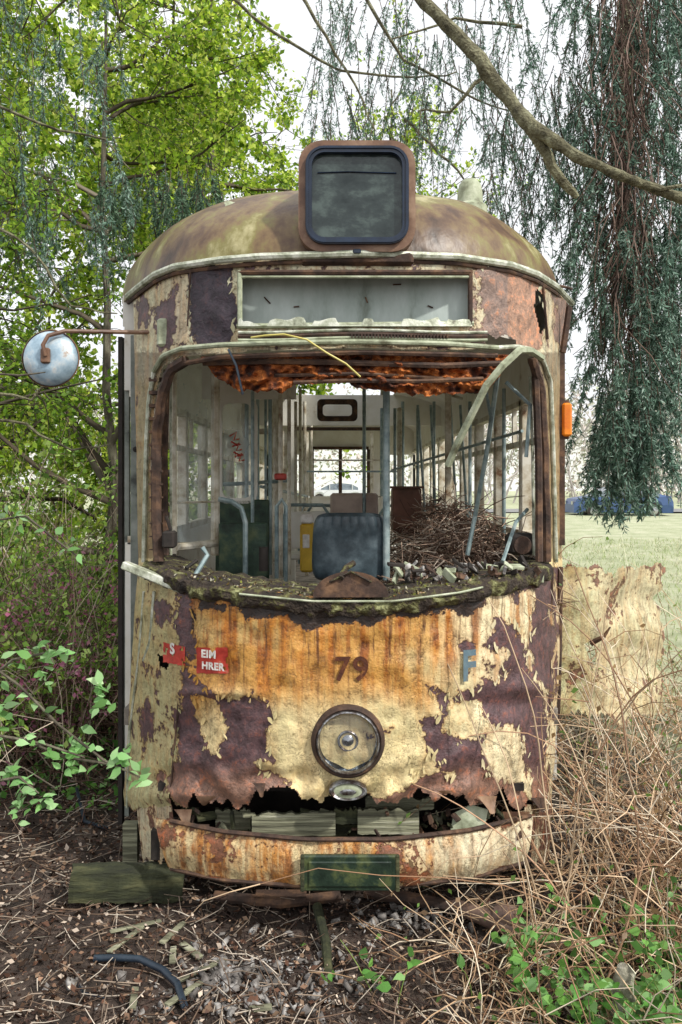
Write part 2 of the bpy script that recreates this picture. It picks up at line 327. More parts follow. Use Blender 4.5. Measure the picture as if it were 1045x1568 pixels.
def mixc(a,b,w): return a*(1-w[...,None])+b*w[...,None]
def frontattr(px,py):
    sd=np.full(px.shape,60.0)
    for p in BARE:
        d=pdist(px,py,p); i=inpoly(px,py,p); sd=np.minimum(sd,np.where(i,-d,d))
    for p in ISLES:
        d=pdist(px,py,p); i=inpoly(px,py,p); sd=np.maximum(sd,np.where(i,d,-d))
    sd=np.clip(sd/11,-1.25,.95)
    sd=np.where(py<535,np.minimum(sd,.5),sd)
    sd=np.where((px<283)&(py>870),np.minimum(sd,.55),sd)
    n=vnoise(px,py,.015,1)
    tint=np.ones(px.shape+(3,))*np.array([.82,.68,.37])
    wo=(1-sstep(1020,1120,py+40*n))*(1-sstep(600,770,px+60*n))*sstep(880,900,py)
    tint=mixc(tint,np.array([.56,.27,.045]),wo*.9)
    tint=mixc(tint,np.array([.86,.78,.54]),sstep(640,760,px)*sstep(880,900,py)*.7)
    tint=mixc(tint,np.array([.46,.46,.25]),(1-sstep(276,284,px))*sstep(860,880,py)*.8)
    tint=mixc(tint,np.array([.68,.65,.46]),(1-sstep(560,600,py)))
    tint=mixc(tint,np.array([.45,.40,.2]),sstep(.15,.42,n)*.4)
    tint=mixc(tint,np.array([.12,.085,.05]),((py>540)&(py<855)).astype(float)*.7)
    bare=np.ones(px.shape+(3,))*np.array([.11,.064,.07])
    bare=mixc(bare,np.array([.32,.185,.125]),sstep(1150,1215,py+20*n)*.8)
    bare=mixc(bare,np.array([.27,.19,.155]),((px>700)&(py<540)).astype(float))
    bare=mixc(bare,np.array([.42,.25,.17]),((px>778)&(px<835)&(py<540)).astype(float))
    bare=mixc(bare,np.array([.04,.028,.04]),((px<365)&(px>284)&(py<540)).astype(float))
    bare=mixc(bare,np.array([.03,.02,.016]),((py>880)&(py<962)&(px<740)&(px>295)).astype(float))
    st=1.0*(1-sstep(950,1130,py+50*n))*sstep(880,900,py)*(1-.4*sstep(600,760,px))+.24
    st=np.where(px<283,.3,st); st=np.where(py<540,.45,st)
    off=-.035*np.exp(-(((px-300)/60)**2+((py-1120)/50)**2))-.035*np.exp(-(((px-770)/60)**2+((py-1078)/14)**2))+.03*np.exp(-(((px-810)/45)**2+((py-1050)/12)**2))
    off=off-.025*np.exp(-((px-395+.25*(py-1150))/10)**2)*np.exp(-((py-1130)/50)**2)+.02*np.exp(-(((px-340)/60)**2+((py-1058)/8)**2))
    off=off+.03*np.exp(-((py-1205)/40)**2)*vnoise(px,py,.03,7)*2+.05*sstep(870,930,py)*np.exp(-((px-530)/330)**2)*(1-sstep(1150,1250,py))
    off=off+.014*vnoise(px,py,.03,17)
    return dict(sd=sd,st=st,tint=tint,bare=bare,off=off)
def surf(pts,lift=0.0):
    px=np.array([p[0] for p in pts],float);py=np.array([p[1] for p in pts],float)
    x,y=solve(px,Yp); k=(D+y)/FP; z=H+(HY-py)*k
    y=y-(vnoise(px,py,.012,5)*.012+vnoise(px,py,.05,9)*.0042)-frontattr(px,py)['off']-lift
    return np.stack([x,y,z],-1)
def frontcut(px,py):
    c=inpoly(px,py,OPEN)
    for h in HOLES: c|=inpoly(px,py,h)
    jn=np.array([noise.noise((a*.07,0,4)) for a in px.ravel()]).reshape(px.shape)*14+np.array([noise.noise((a*.2,b_*.1,8)) for a,b_ in zip(px.ravel(),py.ravel())]).reshape(px.shape)*4
    c|=(py>lerp(JAG,px)+jn)&(px>262)
    c|=(py>1236+jn*.6)
    return c
GUT=[(198,458),(215,444),(240,425),(270,413),(340,403),(400,398),(550,393),(700,398),(780,410),(820,424),(850,443),(874,468)]
front=shell('front_shell',[(398,204),(860,212),(1240,190)],[(398,870),(700,858),(860,862),(1240,845)],GUT,[(190,1256),(880,1256)],Yp,320,420,frontattr,frontcut)
# lifting paint slivers along the edges of the bare patches
cand=[]
for poly in BARE[:3]+ISLES[:4]+BARE[3:5]:
    for (p0,p1) in zip(poly,poly[1:]+poly[:1]):
        L_=math.hypot(p1[0]-p0[0],p1[1]-p0[1])
        for k in range(int(L_/16)+1):
            t=random.random(); cand.append((p0[0]+(p1[0]-p0[0])*t+random.gauss(0,3),p0[1]+(p1[1]-p0[1])*t+random.gauss(0,3)))
cand=[c for c in cand if 205<c[0]<845 and (405<c[1]<520 or 930<c[1]<1195)]
cp=surf(cand,.002); Vf=[];Ff=[];Cf=[]
fa=frontattr(np.array([c[0] for c in cand]),np.array([c[1] for c in cand]))['tint']
for i,c in enumerate(cp):
    n_=random.randint(7,10); sz=random.uniform(.006,.02); b0=len(Vf); tilt=random.uniform(.1,.6); ta=random.uniform(0,6.28); ea=random.uniform(-.7,.7)
    for k in range(n_):
        a=6.283*k/n_; r_=sz*random.uniform(.35,1.3); u0=r_*math.cos(a)*.6; w0=r_*math.sin(a)*1.7
        ux=u0*math.cos(ea)-w0*math.sin(ea); uz=u0*math.sin(ea)+w0*math.cos(ea); out=max(0,math.cos(a-ta))*sz*tilt
        sl=.9*3.2/1.34*(abs(c[0])/1.34)**2.2*(1 if c[0]>0 else -1)
        Vf.append((c[0]+ux,c[1]+ux*sl-out,c[2]+uz)); Cf.append(np.clip(fa[i]*random.uniform(.6,.95),0,.9))
    Ff.append((tuple(range(b0,b0+n_))))
me=bpy.data.meshes.new('paint_flakes'); me.from_pydata(Vf,[],Ff); me.materials.append(DRY); a_=me.attributes.new('Col','FLOAT_COLOR','POINT'); a_.data.foreach_set('color',np.c_[np.array(Cf),np.ones(len(Cf))].astype(np.float32).ravel()); link(bpy.data.objects.new('paint_flakes',me),tram)
xs=np.sin(np.linspace(-1,1,61)*math.pi/2*.98)*1.38
plan=[(1.36,y) for y in (10.6,9,8,7,6,5.2,4.5,3.2,2.2,1.6,1.25)]; plan=[(-a,b) for a,b in plan]+[(float(x),float(Yp(x))+.02) for x in xs]+[(a,b) for a,b in plan[::-1]]
def roofgrid(name,mat,z0,h,k,Yc,inset=0,back=0,smooth=True,nn=26):
    V=[];
    for j in range(nn):
        a=math.pi/2*(j/(nn-1)); c=math.cos(a)**k if j<nn-1 else 0.0
        for (x,y) in plan:
            x=x-inset*np.sign(x)
            yy=Yc-(Yc-y)*c if y<Yc else y
            w=.018*noise.noise((x*2,y*2,a*3))
            V.append((x*c,yy+back,z0+h*math.sin(a)+w))
    m=len(plan); F=[]
    for j in range(nn-1):
        for i in range(m-1):
            q=(j*m+i,j*m+i+1,(j+1)*m+i+1,(j+1)*m+i); cx_=sum(V[k_][0] for k_ in q)/4; cy_=sum(V[k_][1] for k_ in q)/4; sp=max(V[k_][1] for k_ in q)-min(V[k_][1] for k_ in q)
            if abs(cx_)<.62 and 4.5<cy_<9.0 and sp<3: continue   # opening added around the hatch so sky light brightens the saloon
            F.append(q)
    b=MB(); b.add(V,F); return b.build(name,[mat],tram,smooth)
roofgrid('roof_dome',ROOF,H+1.135,.70,.6,2.2)
roofgrid('ceiling_lining',CREAM,H+.86,.26,.8,1.2,inset=.07,back=.26)
b=MB()
b.tube([S(p,q-2,.035) for p,q in GUT],.02,8,0)
b.tube([S(p,q+7,.02) for p,q in GUT],.011,6,1)
b.build('gutter_trim',[TRIM,DRUST],tram,True)
b=MB()
for (fx,fy,fs) in((370,322,1),(322,342,.4),(352,312,.35),(300,362,.3)):
    c=E(fx,fy,.40 if fx>330 else .42)
    b.add([c+Vector((math.cos(t)*.085*fs*(1+.25*math.sin(5*t+fx)),.04*math.sin(t)*fs,math.sin(t)*.06*fs*(1+.2*math.cos(3*t)))) for t in np.linspace(0,6.28,17)[:-1]],[tuple(range(16))])
b.build('roof_paint_flake',[GTRIM],tram)
# destination box
b=MB(); y0=-.045; c=E(547,300,y0); w,h=.591,.563
o=rrect(c.x,c.z,w,h,.12); i=rrect(c.x,c.z,w-.08,h-.08,.09)
n=len(o)
b.ring(o,i,y0,1.35,0)
o2=rrect(c.x,c.z,w-.07,h-.07,.095); i2=rrect(c.x,c.z,w-.135,h-.135,.065)
b.ring(o2,i2,y0-.022,y0+.05,1)
o3=rrect(c.x,c.z,w-.08,h-.08,.09); i3=rrect(c.x,c.z,w-.10,h-.10,.08); b.ring(o3,i3,y0-.03,y0-.02,1)
i4=rrect(c.x,c.z,w-.13,h-.13,.065); b.add([(p[0],y0+.012,p[1]) for p in i4],[tuple(range(n))],2)
b.tube([(c.x-.2,y0+.008,c.z+.12),(c.x-.05,y0+.008,c.z+.125),(c.x+.2,y0+.008,c.z+.118)],.003,5,1)
b.box((c.x-.29,y0+.02,c.z-h/2-.06),(c.x+.29,y0+.4,c.z-h/2+.01),3,bev=.02)
b.box((c.x-.02,y0-.012,c.z-h/2-.012),(c.x+.02,y0+.01,c.z-h/2+.012),1,bev=.004)
b.build('route_display_box',[HOOD,RUB,DKGLASS,DRUST],tram,True)
b=MB(); c=E(720,318,1.3); b.lathe(c,[(.1,-.1),(.088,.0),(.082,.1),(.072,.15),(.05,.18),(0,.19)],0,20,'Z'); b.lathe(c,[(.12,-.12),(.115,-.0),(.09,.02)],0,20,'Z')
b.build('roof_vent',[GTRIM],tram,True)
# sign board recess
b=MB(); yb=.16
b.add([E(355,408,yb),E(730,408,yb),E(730,508,yb),E(355,508,yb)],[(0,3,2,1)],0)
for p in [((364,500),(724,496),.014,1),((366,418),(722,418),.014,2),((366,425),(722,425),.007,1),((368,415),(368,500),.013,1),((720,415),(720,498),.013,2)]:
    (x1,y1),(x2,y2),r,mi=p; b.tube([S(x1+(x2-x1)*t,y1+(y2-y1)*t,.012) for t in np.linspace(0,1,9)],r,6,mi)
V=[];nn_=90
for k in range(nn_):
    px=366+356*k/(nn_-1); tp_=490-2*noise.noise((k*.15,0,0))*4+ (7 if noise.noise((k*.08,3,0))>.05 else 0); V+=[S(px,501,.028),S(px,tp_,.024),S(px,tp_+1,-.02)]
b.add(V,[(3*k,3*k+1,3*k+4,3*k+3) for k in range(nn_-1)]+[(3*k+1,3*k+2,3*k+5,3*k+4) for k in range(nn_-1)],3)
for (px,py) in((405,455),(602,436),(450,470),(560,455),(655,468)):
    b.tube([E(px,py,yb-.006),E(px+random.uniform(2,14),py+random.uniform(-3,10),yb-.006)],.004,5,2)
b.build('destination_board',[BOARD,GTRIM,DRUST,TRIM],tram)
b=MB()
xsl=np.linspace(366,745,24)
for (q,r,mi,of) in((508,.008,1,.015),(514,.012,2,.01),(520,.008,0,.02)):
    b.tube([S(x,q+2*math.sin(x*.02),of) for x in xsl],r,6,mi)
for k in range(30):
    px=538+k*5; b.box(S(px,519,.034),S(px+2.5,513,.0),2)
TOPF=[(222,860),(224,760),(226,680),(230,610),(238,570),(252,546),(280,535),(340,530),(420,527),(550,525),(680,528),(760,534),(790,532),(812,536),(830,552),(842,585),(846,700),(850,860)]
def dense(tab,n=60):
    t=np.linspace(0,len(tab)-1,n); return [(float(np.interp(a,range(len(tab)),[p[0] for p in tab])),float(np.interp(a,range(len(tab)),[p[1] for p in tab]))) for a in t]
b.tube([S(p,q,.028) for p,q in dense(TOPF[:6],20)],.013,6,3)
b.tube([S(p,q,.035) for p,q in dense(TOPF[4:12],40)],.014,8,0)
b.tube([S(p,q,.03) for p,q in dense(TOPF[11:],30)],.013,8,3)
b.tube([S(p,q+13,.012) for p,q in dense([(262,548),(340,534),(550,527),(760,532)],30)],.014,6,2)
b.tube([S(p+random.uniform(-1,1),q,.0) for p,q in dense([(243,860),(238,740),(242,650),(250,600),(262,566),(285,552)],24)],.03,7,2)
b.tube([S(p+random.uniform(-1,1),q,.0) for p,q in dense([(815,548),(828,590),(834,700),(838,860)],20)],.028,7,2)
b.tube([E(256,566,.5),E(252,700,.55),E(254,850,.55)],.02,6,2)
b.tube([E(262,566,.6),E(262,700,.6),E(262,850,.6)],.008,6,3)
b.tube([E(820,566,.5),E(825,700,.55),E(826,860,.5)],.022,6,2)
b.tube([E(812,576,.7),E(816,700,.7),E(818,850,.7)],.009,6,3)
for k in range(14):
    q=580+k*20; b.box(S(232,q,.012),S(246,q+3,-.02),2)
b.build('windscreen_frame',[GTRIM,TRIM,DRUST,TRIM],tram,True)
# torn rusty header
botc=[(308,548),(330,577),(365,598),(435,600),(452,588),(530,585),(548,594),(600,600),(650,606),(700,602),(742,603),(765,578),(785,548)]
nu,nv=200,30; V=[]
for j in range(nv):
    for i in range(nu):
        px=308+477*i/(nu-1); pb=float(lerp(botc,px))+5*noise.noise((px*.08,0,0))+3*noise.noise((px*.3,0,0)); pt=min(float(lerp([(308,546),(400,542),(550,540),(785,543)],px)),pb-1); py=pt+(pb-pt)*j/(nv-1)
        yy=.10+.35*(abs(px-540)/300)**3-.06*math.sin(j/(nv-1)*2.6)+.06*noise.noise((px*.03,py*.06,2))+.05*noise.noise((px*.1,py*.15,5))+(.1 if j==0 else 0)
        V.append(E(px,py,yy))
b=MB(); b.add(V,[(j*nu+i,(j+1)*nu+i,(j+1)*nu+i+1,j*nu+i+1) for j in range(nv-1) for i in range(nu-1)])
b.tube([E(312,556,.16),E(420,553,.04),E(550,556,.02),E(680,560,.04),E(775,556,.18)],.016,6,1)
b.tube([E(330,572,.2),E(440,575,.06),E(550,572,.03),E(690,580,.08)],.010,6,1)
b.tube([E(450,586,.06),E(530,583,.04),E(640,584,.04),E(740,580,.1)],.012,6,1)
b.build('rusted_header_panel',[RUST,DRUST],tram,True)
b=MB(); b.tube([E(*p) for p in [(385,517,-.02),(405,514,-.06),(435,512,-.07),(470,520,-.08),(500,540,-.08),(530,557,-.06),(552,577,-.03)]],.0055,6)
b.build('loose_cable',[YCAB],tram,True)
b=MB(); b.tube([E(350,535,-.02),E(362,560,-.04),E(372,604,-.02)],.006,6); b.build('blue_wire',[PVC],tram,True)
b=MB()
b.tube([E(*p) for p in [(830,548,.35),(812,536,.2),(796,536,.1),(770,560,.05),(745,590,.05),(720,640,.1),(700,680,.15),(686,713,.2)]],[.02]*8,5,0)
b.tube([E(*p) for p in [(762,575,.3),(748,680,.7),(728,790,.9),(716,850,.9)]],.014,6,1)
b.tube([E(*p) for p in [(775,585,.6),(812,620,.6),(806,700,.6)]],.012,6,1)
b.tube([E(*p) for p in [(740,575,.5),(752,640,.8),(735,760,1.0)]],.010,6,1)
b.build('hanging_trim_strip',[GTRIM,POLE],tram)
# sill
b=MB(); P=[S(p,q,.03) for p,q in dense(SILLC[1:-1],140)]
V=[];F=[];m=len(P); prof=[(.02,-.10),(-.035,-.085),(-.055,-.055),(-.055,-.02),(-.02,.0),(.1,.008),(.45,.01),(.45,-.1)]
for i,p in enumerate(P):
    for q_,(dy,dz) in enumerate(prof):
        rg=.025*noise.noise((i*.25,0,7))+.01*noise.noise((i*.9,2,7)) if q_<2 else 0
        V.append((p.x*(1-.1*dy),p.y+dy+.02*noise.noise((i*.3,dz*20,0)),p.z+dz+rg+.015*noise.noise((i*.4,dy*20,4))))
K=len(prof); F=[(i*K+k,i*K+k+1,(i+1)*K+k+1,(i+1)*K+k) for i in range(m-1) for k in range(K-1)]
b.add(V,F,0)
b.tube([S(p,q+4,.09) for p,q in dense([(370,902),(480,913),(600,913),(700,900),(735,892)],40)],.006,6,1)
c=S(537,905,.06); V=[];F=[]
for j in range(7):
    for i in range(17):
        a=math.pi*i/16; r=1-j/6
        V.append((c.x+.19*math.cos(a)*(.35+.65*r),c.y-.03+.22*(1-r),c.z-.02+.13*math.sin(a)*(.6+.4*r)))
F=[(j*17+i,j*17+i+1,(j+1)*17+i+1,(j+1)*17+i) for j in range(6) for i in range(16)]
F+=[tuple(range(17))]
b.add(V,F,2)
b.tube([S(522,882,.1),S(530,868,.04),S(542,862,.0)],.016,7,0); b.tube([S(505,888,.1),S(537,872,.1),S(568,888,.1)],.006,5,0)
b.build('windscreen_sill',[SILL,GTRIM,DRUST],tram,True)
b=MB(); b.box((-.19,-.035,-.022),(.19,.035,.022),0,bev=.006)
o=b.build('fallen_sill_rail',[TRIM],tram); o.matrix_local=Matrix.Translation(E(237,884,.25))@Matrix.Rotation(math.radians(20),4,'Y')@Matrix.Rotation(math.radians(-12),4,'Z')
C=np.array([tuple(S(float(px),float(lerp(SILLC,px))-1,.0)+Vector((0,random.uniform(-.06,.35),0))) for px in R.uniform(260,820,1700)])
V,Cc=leaves(C,.02,[(.16,.17,.04),(.1,.07,.03),(.3,.25,.15),(.05,.05,.02),(.4,.38,.3),(.06,.04,.03)],.6); leafmesh('sill_moss',V,Cc,DRY,tram)
b=MB()
for pts,r in(([(285,893),(280,1000),(272,1100),(262,1212)],.006),([(846,868),(842,1000),(838,1200)],.007),([(293,412),(288,500)],.005),([(830,428),(838,520)],.008)):
    b.tube([S(p,q,.012) for p,q in dense(pts,20)],r,5,0)
b.tube([S(p,q,.02) for p,q in dense([(222,905),(215,1000),(200,1120),(196,1235)],16)],.009,5,1)
b.tube([S(p,q,.02) for p,q in dense([(238,905),(232,980),(222,1010)],16)],.012,5,1)
b.build('panel_seams',[DRUST,TRIM],tram,True)
def text(s,px,py,size,mat,lift,rz=0,name='text',sx=1,bold=0):
    cu=bpy.data.curves.new(name,'FONT'); cu.body=s; cu.size=size; cu.extrude=.0008; cu.align_x='CENTER'; cu.align_y='CENTER'; cu.offset=bold; cu.space_character=1.1
    o=bpy.data.objects.new(name,cu); scene.collection.objects.link(o); o.parent=tram; o.data.materials.append(mat)
    o.location=Vector(surf([(px,py)],lift)[0]); o.rotation_euler=(math.radians(90),0,math.radians(rz)); o.scale=(sx,1,1); return o
text('79',538,1022,.17,NUM,.014,0,'fleet_number',1.0,.003)
text('F',716,1018,.22,FBLUE,.026,20,'letter_f',.8,.006)
def sticker(name,x0,x1,y0,y1,mat,lift,sl=0):
    n=14; P_=[(x0+(x1-x0)*i/(n-1)+random.uniform(-.8,.8),y0+(y1-y0)*j/8+sl*i+random.uniform(-.8,.8)) for j in range(9) for i in range(n)]
    F=[(j*n+i,j*n+i+1,(j+1)*n+i+1,(j+1)*n+i) for j in range(8) for i in range(n-1) if noise.noise((i*.4+x0,j*.4,3))<.32]
    b=MB(); b.add([tuple(v) for v in surf(P_,lift)],F); return b.build(name,[mat],tram)
sticker('red_sticker',303,351,989,1029,RED,.006)
text('EIM',322,999,.055,WHITE,.013,-24,'sticker_text',1.0,.002); text('HRER',328,1018,.052,WHITE,.013,-24,'sticker_text',1.0,.002)
sticker('red_sticker_torn',252,285,982,1012,RED,.006,.5); text('S',266,992,.08,WHITE,.014,-40,'sticker_text',1,.003)
# headlight: rusty bezel, chrome ring, pitted bowl reflector, bulb and a cracked glass lens with a missing sector
b=MB(); c=S(533,1130,.05)
b.lathe(c,[(.19,.06),(.187,-.0),(.180,-.024),(.168,-.034),(.158,-.026)],0,48)
b.lathe(c,[(.160,-.03),(.157,-.042),(.152,-.044),(.148,-.036),(.146,-.02)],1,48)
b.lathe(c,[(.147,-.015),(.142,.0),(.13,.03),(.11,.055),(.08,.075),(.04,.085),(0,.088)],2,48)
b.lathe(c,[(.055,.02),(.053,-.005),(.047,-.009),(.041,-.003),(.038,.03),(.044,.08)],1,28)
b.lathe(c,[(.03,.0),(.02,-.008),(0,-.012)],4,20)
V=[];seg=48; pr=[(.148,-.026),(.13,-.036),(.10,-.046),(.06,-.053),(.0,-.056)]
for r,o_ in pr:
    for k in range(seg):
        a=2*math.pi*k/seg; V.append(c+Vector((r*math.cos(a),o_,r*math.sin(a))))
b.add(V,[(i*seg+k,i*seg+(k+1)%seg,(i+1)*seg+(k+1)%seg,(i+1)*seg+k) for i in range(4) for k in range(seg) if not(28+i*2<k<43-i*2)],3)
b.build('headlight',[DRUST,OCHROME,PITCH,LENS,CHROME],tram,True)
b=MB(); c=S(533,1202,.085); b.lathe(c,[(.096,.04),(.095,-.005),(.085,-.014),(.07,-.004)],0,36,sx=1,sz=.5); b.lathe(c,[(.072,-.004),(.03,-.010),(0,-.01)],1,36,sx=1,sz=.5); b.lathe(c,[(.03,-.018),(.02,-.02),(0,-.02)],0,20,sx=1.4,sz=.5)
b.build('oval_badge',[OCHROME,GTRIM],tram,True)
# bumper
def bumpattr(px,py):
    n=vnoise(px,py,.02,3); sd=.36+.6*vnoise(px,py,.006,8)+.4*sstep(600,800,px)
    sd=np.minimum(sd,(py-lerp(BT,px))/8-.4); sd=np.minimum(sd,(lerp(BB,px)-py)/8-.3)
    tint=np.ones(px.shape+(3,))*np.array([.70,.56,.31]); tint=mixc(tint,np.array([.8,.75,.55]),sstep(550,750,px)*.8)
    bare=np.ones(px.shape+(3,))*np.array([.22,.09,.045])
    return dict(sd=np.clip(sd,-1.2,.8),st=.9*np.ones(px.shape)*(1-.6*sstep(600,780,px)),tint=tint,bare=bare,off=.035*np.sin(np.clip((py-lerp(BT,px))/(lerp(BB,px)-lerp(BT,px)),0,1)*math.pi)+.02*n)
BT=[(200,1246),(262,1256),(340,1272),(465,1284),(600,1284),(720,1270),(812,1248),(850,1240)]
BB=[(200,1310),(262,1330),(340,1347),(465,1357),(600,1357),(720,1345),(812,1318),(850,1300)]
shell('bumper',[(1200,232),(1260,240),(1340,262)],[(1200,826),(1260,815),(1340,800)],BT,BB,Yb,150,34,bumpattr,lambda a,b_:np.zeros(a.shape,bool))
def skirtattr(px,py):
    d=dict(sd=.1+.7*vnoise(px,py,.02,2),st=.5+0*px,tint=np.ones(px.shape+(3,))*np.array([.6,.55,.38]),bare=np.ones(px.shape+(3,))*np.array([.18,.09,.06])); return d
ragged=lambda a,q: q>1330-18*np.abs(np.sin(a*.23))
shell('corner_skirt',[(1220,208),(1345,222)],[(1220,262),(1345,276)],[(200,1232),(280,1232)],[(200,1310),(240,1336),(280,1346)],Yp,40,50,skirtattr,ragged)
shell('corner_skirt_right',[(1220,806),(1345,790)],[(1220,848),(1345,838)],[(790,1232),(860,1232)],[(790,1345),(815,1330),(860,1310)],Yp,40,50,skirtattr,ragged)
b=MB(); b.tube([S(p,q,.01,Yb) for p,q in dense(BT[1:-1],30)],.012,6,0); b.tube([S(p,q,.0,Yb) for p,q in dense(BB[1:-1],30)],.012,6,0)
b.build('bumper_edges',[DRUST],tram,True)
b=MB(); a1=S(536,1328,.07,Yb); b.box(a1-Vector((.238,.0,.088)),a1+Vector((.238,.03,.088)),0,bev=.014); b.box(a1+Vector((-.205,-.010,-.062)),a1+Vector((.205,.01,.062)),0,bev=.010)
b.box(a1+Vector((-.245,-.004,-.09)),a1+Vector((-.225,.02,.09)),1,bev=.004);b.box(a1+Vector((.225,-.004,-.09)),a1+Vector((.245,.02,.09)),1,bev=.004)
b.build('coupler_cover_plate',[PLATE,MOSSW],tram)
b=MB()
def plank(x0,x1,yt,yb_,d,mi,seed):
    n=26; V=[]
    for i in range(n):
        t=i/(n-1); px=x0+(x1-x0)*t; jt=6*noise.noise((t*7,seed,0))+3*noise.noise((t*20,seed,1)); e=8*(abs(noise.noise((seed,2,1)))) if i in(0,n-1) else 0
        V+=[E(px,yb_-e+jt*.3,d),E(px,yt+jt+e,d+.01),E(px,yt+jt+e-3,d+.12)]
    b.add(V,[(3*i,3*i+1,3*i+4,3*i+3) for i in range(n-1)]+[(3*i+1,3*i+2,3*i+5,3*i+4) for i in range(n-1)],mi)
plank(386,514,1246,1280,.06,0,1.3); plank(548,642,1240,1278,.08,0,4.1); plank(512,550,1240,1262,.11,1,8.8); plank(560,665,1222,1240,.2,0,6.2); plank(330,384,1240,1276,.2,0,2.2); plank(400,640,1262,1282,.16,1,12.2)
for k in range(90):
    p=E(random.uniform(290,800),random.uniform(1240,1275),random.uniform(.1,.3)); s_=random.uniform(.006,.026)
    rot=Matrix.Rotation(random.uniform(0,3),3,Vector((random.random(),random.random(),random.random())).normalized())
    b.box(p-Vector((s_*2,s_,s_*.4)),p+Vector((s_*2,s_,s_*.4)),random.choice([0,1,2,2]),rot,bev=.002)
b.add([E(690,1272,.12),E(742,1268,.1),E(748,1240,.12),E(722,1232,.15),E(695,1245,.14)],[(0,1,2,3,4)],4)
b.build('rotten_planks',[WOOD,MOSSW,DRUST,WHITE,GTRIM],tram)
b=MB()
for (px,w_,L_,lean) in((282,14,26,8),(318,16,20,-6),(398,10,16,5),(676,18,18,-8),(744,16,22,6),(790,22,30,-10),(822,12,18,4)):
    py=float(lerp(JAG,px)); V=[]; n=7
    for j in range(5):
        t=j/4
        for i in range(n):
            u=-1+2*i/(n-1); ww=w_*(1-.55*t*abs(u))
            V.append(S(px+u*ww*(1-.3*t)+lean*t,py-10+L_*t*(1-.25*abs(u)**1.5)+2*noise.noise((px,i,j)),.03+.05*t*t*(1 if lean>0 else -1)))
    b.add(V,[(j*n+i,j*n+i+1,(j+1)*n+i+1,(j+1)*n+i) for j in range(4) for i in range(n-1)],0 if w_>13 else 1)
b.build('bent_sheet_metal',[HOOD,DRUST],tram,True)
b=MB()
b.box((-1.15,.75,.3),(1.15,.8,1.6),0); b.box((-1.0,.3,.62),(1.0,.75,.66),0)  # black boards added behind the torn gap so the cavity reads dark
b.box((-.9,.35,.18),(-.75,9,.36),0); b.box((.75,.35,.18),(.9,9,.36),0); b.box((-1.05,.35,.22),(1.05,.5,.38),0)
for x in(-.72,.72):
    for y in(2.3,7.5):
        b.lathe((x,y,.36),[(0,-.06),(.33,-.06),(.36,-.04),(.36,.06),(.0,.06)],1,32,'X')
for y in(2.3,7.5): b.tube([(-.8,y,.36),(.8,y,.36)],.06,10,1)
b.tube([E(330,1372,.3),E(430,1382,.2),E(520,1372,.3)],.03,8,1); b.tube([E(560,1365,.3),E(640,1378,.2),E(745,1400,.1)],.035,8,1)
b.box(E(390,1380,.2),E(470,1362,.3),1); b.box(E(280,1420,.4),E(330,1378,.5),1)
b.build('underframe_and_wheels',[BLACK,DRUST],tram)
# body sides, floor, pillars
b=MB()
b.box((-1.3,.75,.85),(1.3,10.5,.95),0)
for s in(-1,1):
    b.box((s*1.30,.95,.45),(s*1.345,10.55,1.93),1); b.box((s*1.26,.95,1.92),(s*1.33,10.5,1.97),2)
    b.box((s*1.27,.95,H+.58),(s*1.35,10.55,H+.98),1); b.box((s*1.29,.95,H+.98),(s*1.36,10.55,H+1.17),1)
    b.box((s*1.25,.95,H+.54),(s*1.32,10.5,H+.58),2)
    for k in range(10):
        y=1.55+k*.99; b.box((s*1.25,y,1.95),(s*1.335,y+.085,H+.6),2,bev=.01)
        b.box((s*1.275,y+.4,H+.28),(s*1.305,y+.44,H+.58),2)
    b.box((s*1.27,1.0,H+.26),(s*1.31,10.4,H+.30),2)
b.box((-1.3,10.5,.5),(1.3,10.56,H-.25),1); 
x0,x1=E(478,700,10.3).x,E(565,700,10.3).x; zt=E(500,688,10.3).z; zb=E(500,760,10.3).z
b.box((-.7,10.45,zb-.0),(x0,10.5,H+1.15),1); b.box((x1,10.45,zb),(.68,10.5,H+1.15),1); b.box((x0-.01,10.44,zt),(x1+.01,10.49,H+1.15),1); b.box((x0-.02,10.43,zb-.4),(x1+.02,10.48,zb),1)
for s in(-1,1): b.box((s*.7,10.45,H+.5),(s*1.3,10.5,H+1.15),1); b.box((s*.7,10.45,zb-.4),(s*1.3,10.5,zb),1); b.box((s*1.22,10.46,zb),(s*1.3,10.51,H+.5),1)
for x in(x0,x1,(x0+x1)/2): b.box((x-.03,10.36,zb),(x+.03,10.43,zt),3)
b.box((x0,10.36,zt),(x1,10.43,zt+.05),3)
b.build('tram_body',[FLOOR,CREAM,PILL,DRUST],tram)
b=MB(); y=6.2
for x in(-.62,.55): b.box((x-.05,y,.95),(x+.05,y+.08,H+.72),0,bev=.01)
b.box((-1.25,y,H+.72),(1.25,y+.06,H+1.1),0); b.box((-1.25,y+.01,.95),(-.67,y+.05,1.95),0); b.box((.6,y+.01,.95),(1.25,y+.05,1.95),0)
b.ring(rrect(-.95,H+.2,.55,.95,.1),rrect(-.95,H+.2,.45,.85,.08),y,y+.05,1)
b.box((-.62,y+.02,H+.66),(.55,y+.05,H+.70),2); b.box((-.55,y+.1,H+.28),(.5,y+.13,H+.30),1)
b.ring(rrect(-.04,H+.80,.44,.24,.05),rrect(-.04,H+.80,.32,.13,.04),4.9,4.96,2)
for yy in(3.0,4.0): b.tube([(-1.2,yy,H+.83),(-.7,yy,H+1.0),(0,yy,H+1.06),(.7,yy,H+1.0),(1.2,yy,H+.83)],.014,5,1)
for (x,yy,zt_) in((-.88,3.4,H+.8),(-.70,4.4,H+.8),(-.60,3.4,H+.8),(.62,4.6,H+.8),(.45,8.0,H+.75),(-.5,8.0,H+.75),(.88,2.6,H+.78)): b.box((x-.025,yy,.95),(x+.025,yy+.05,zt_),1,bev=.006)
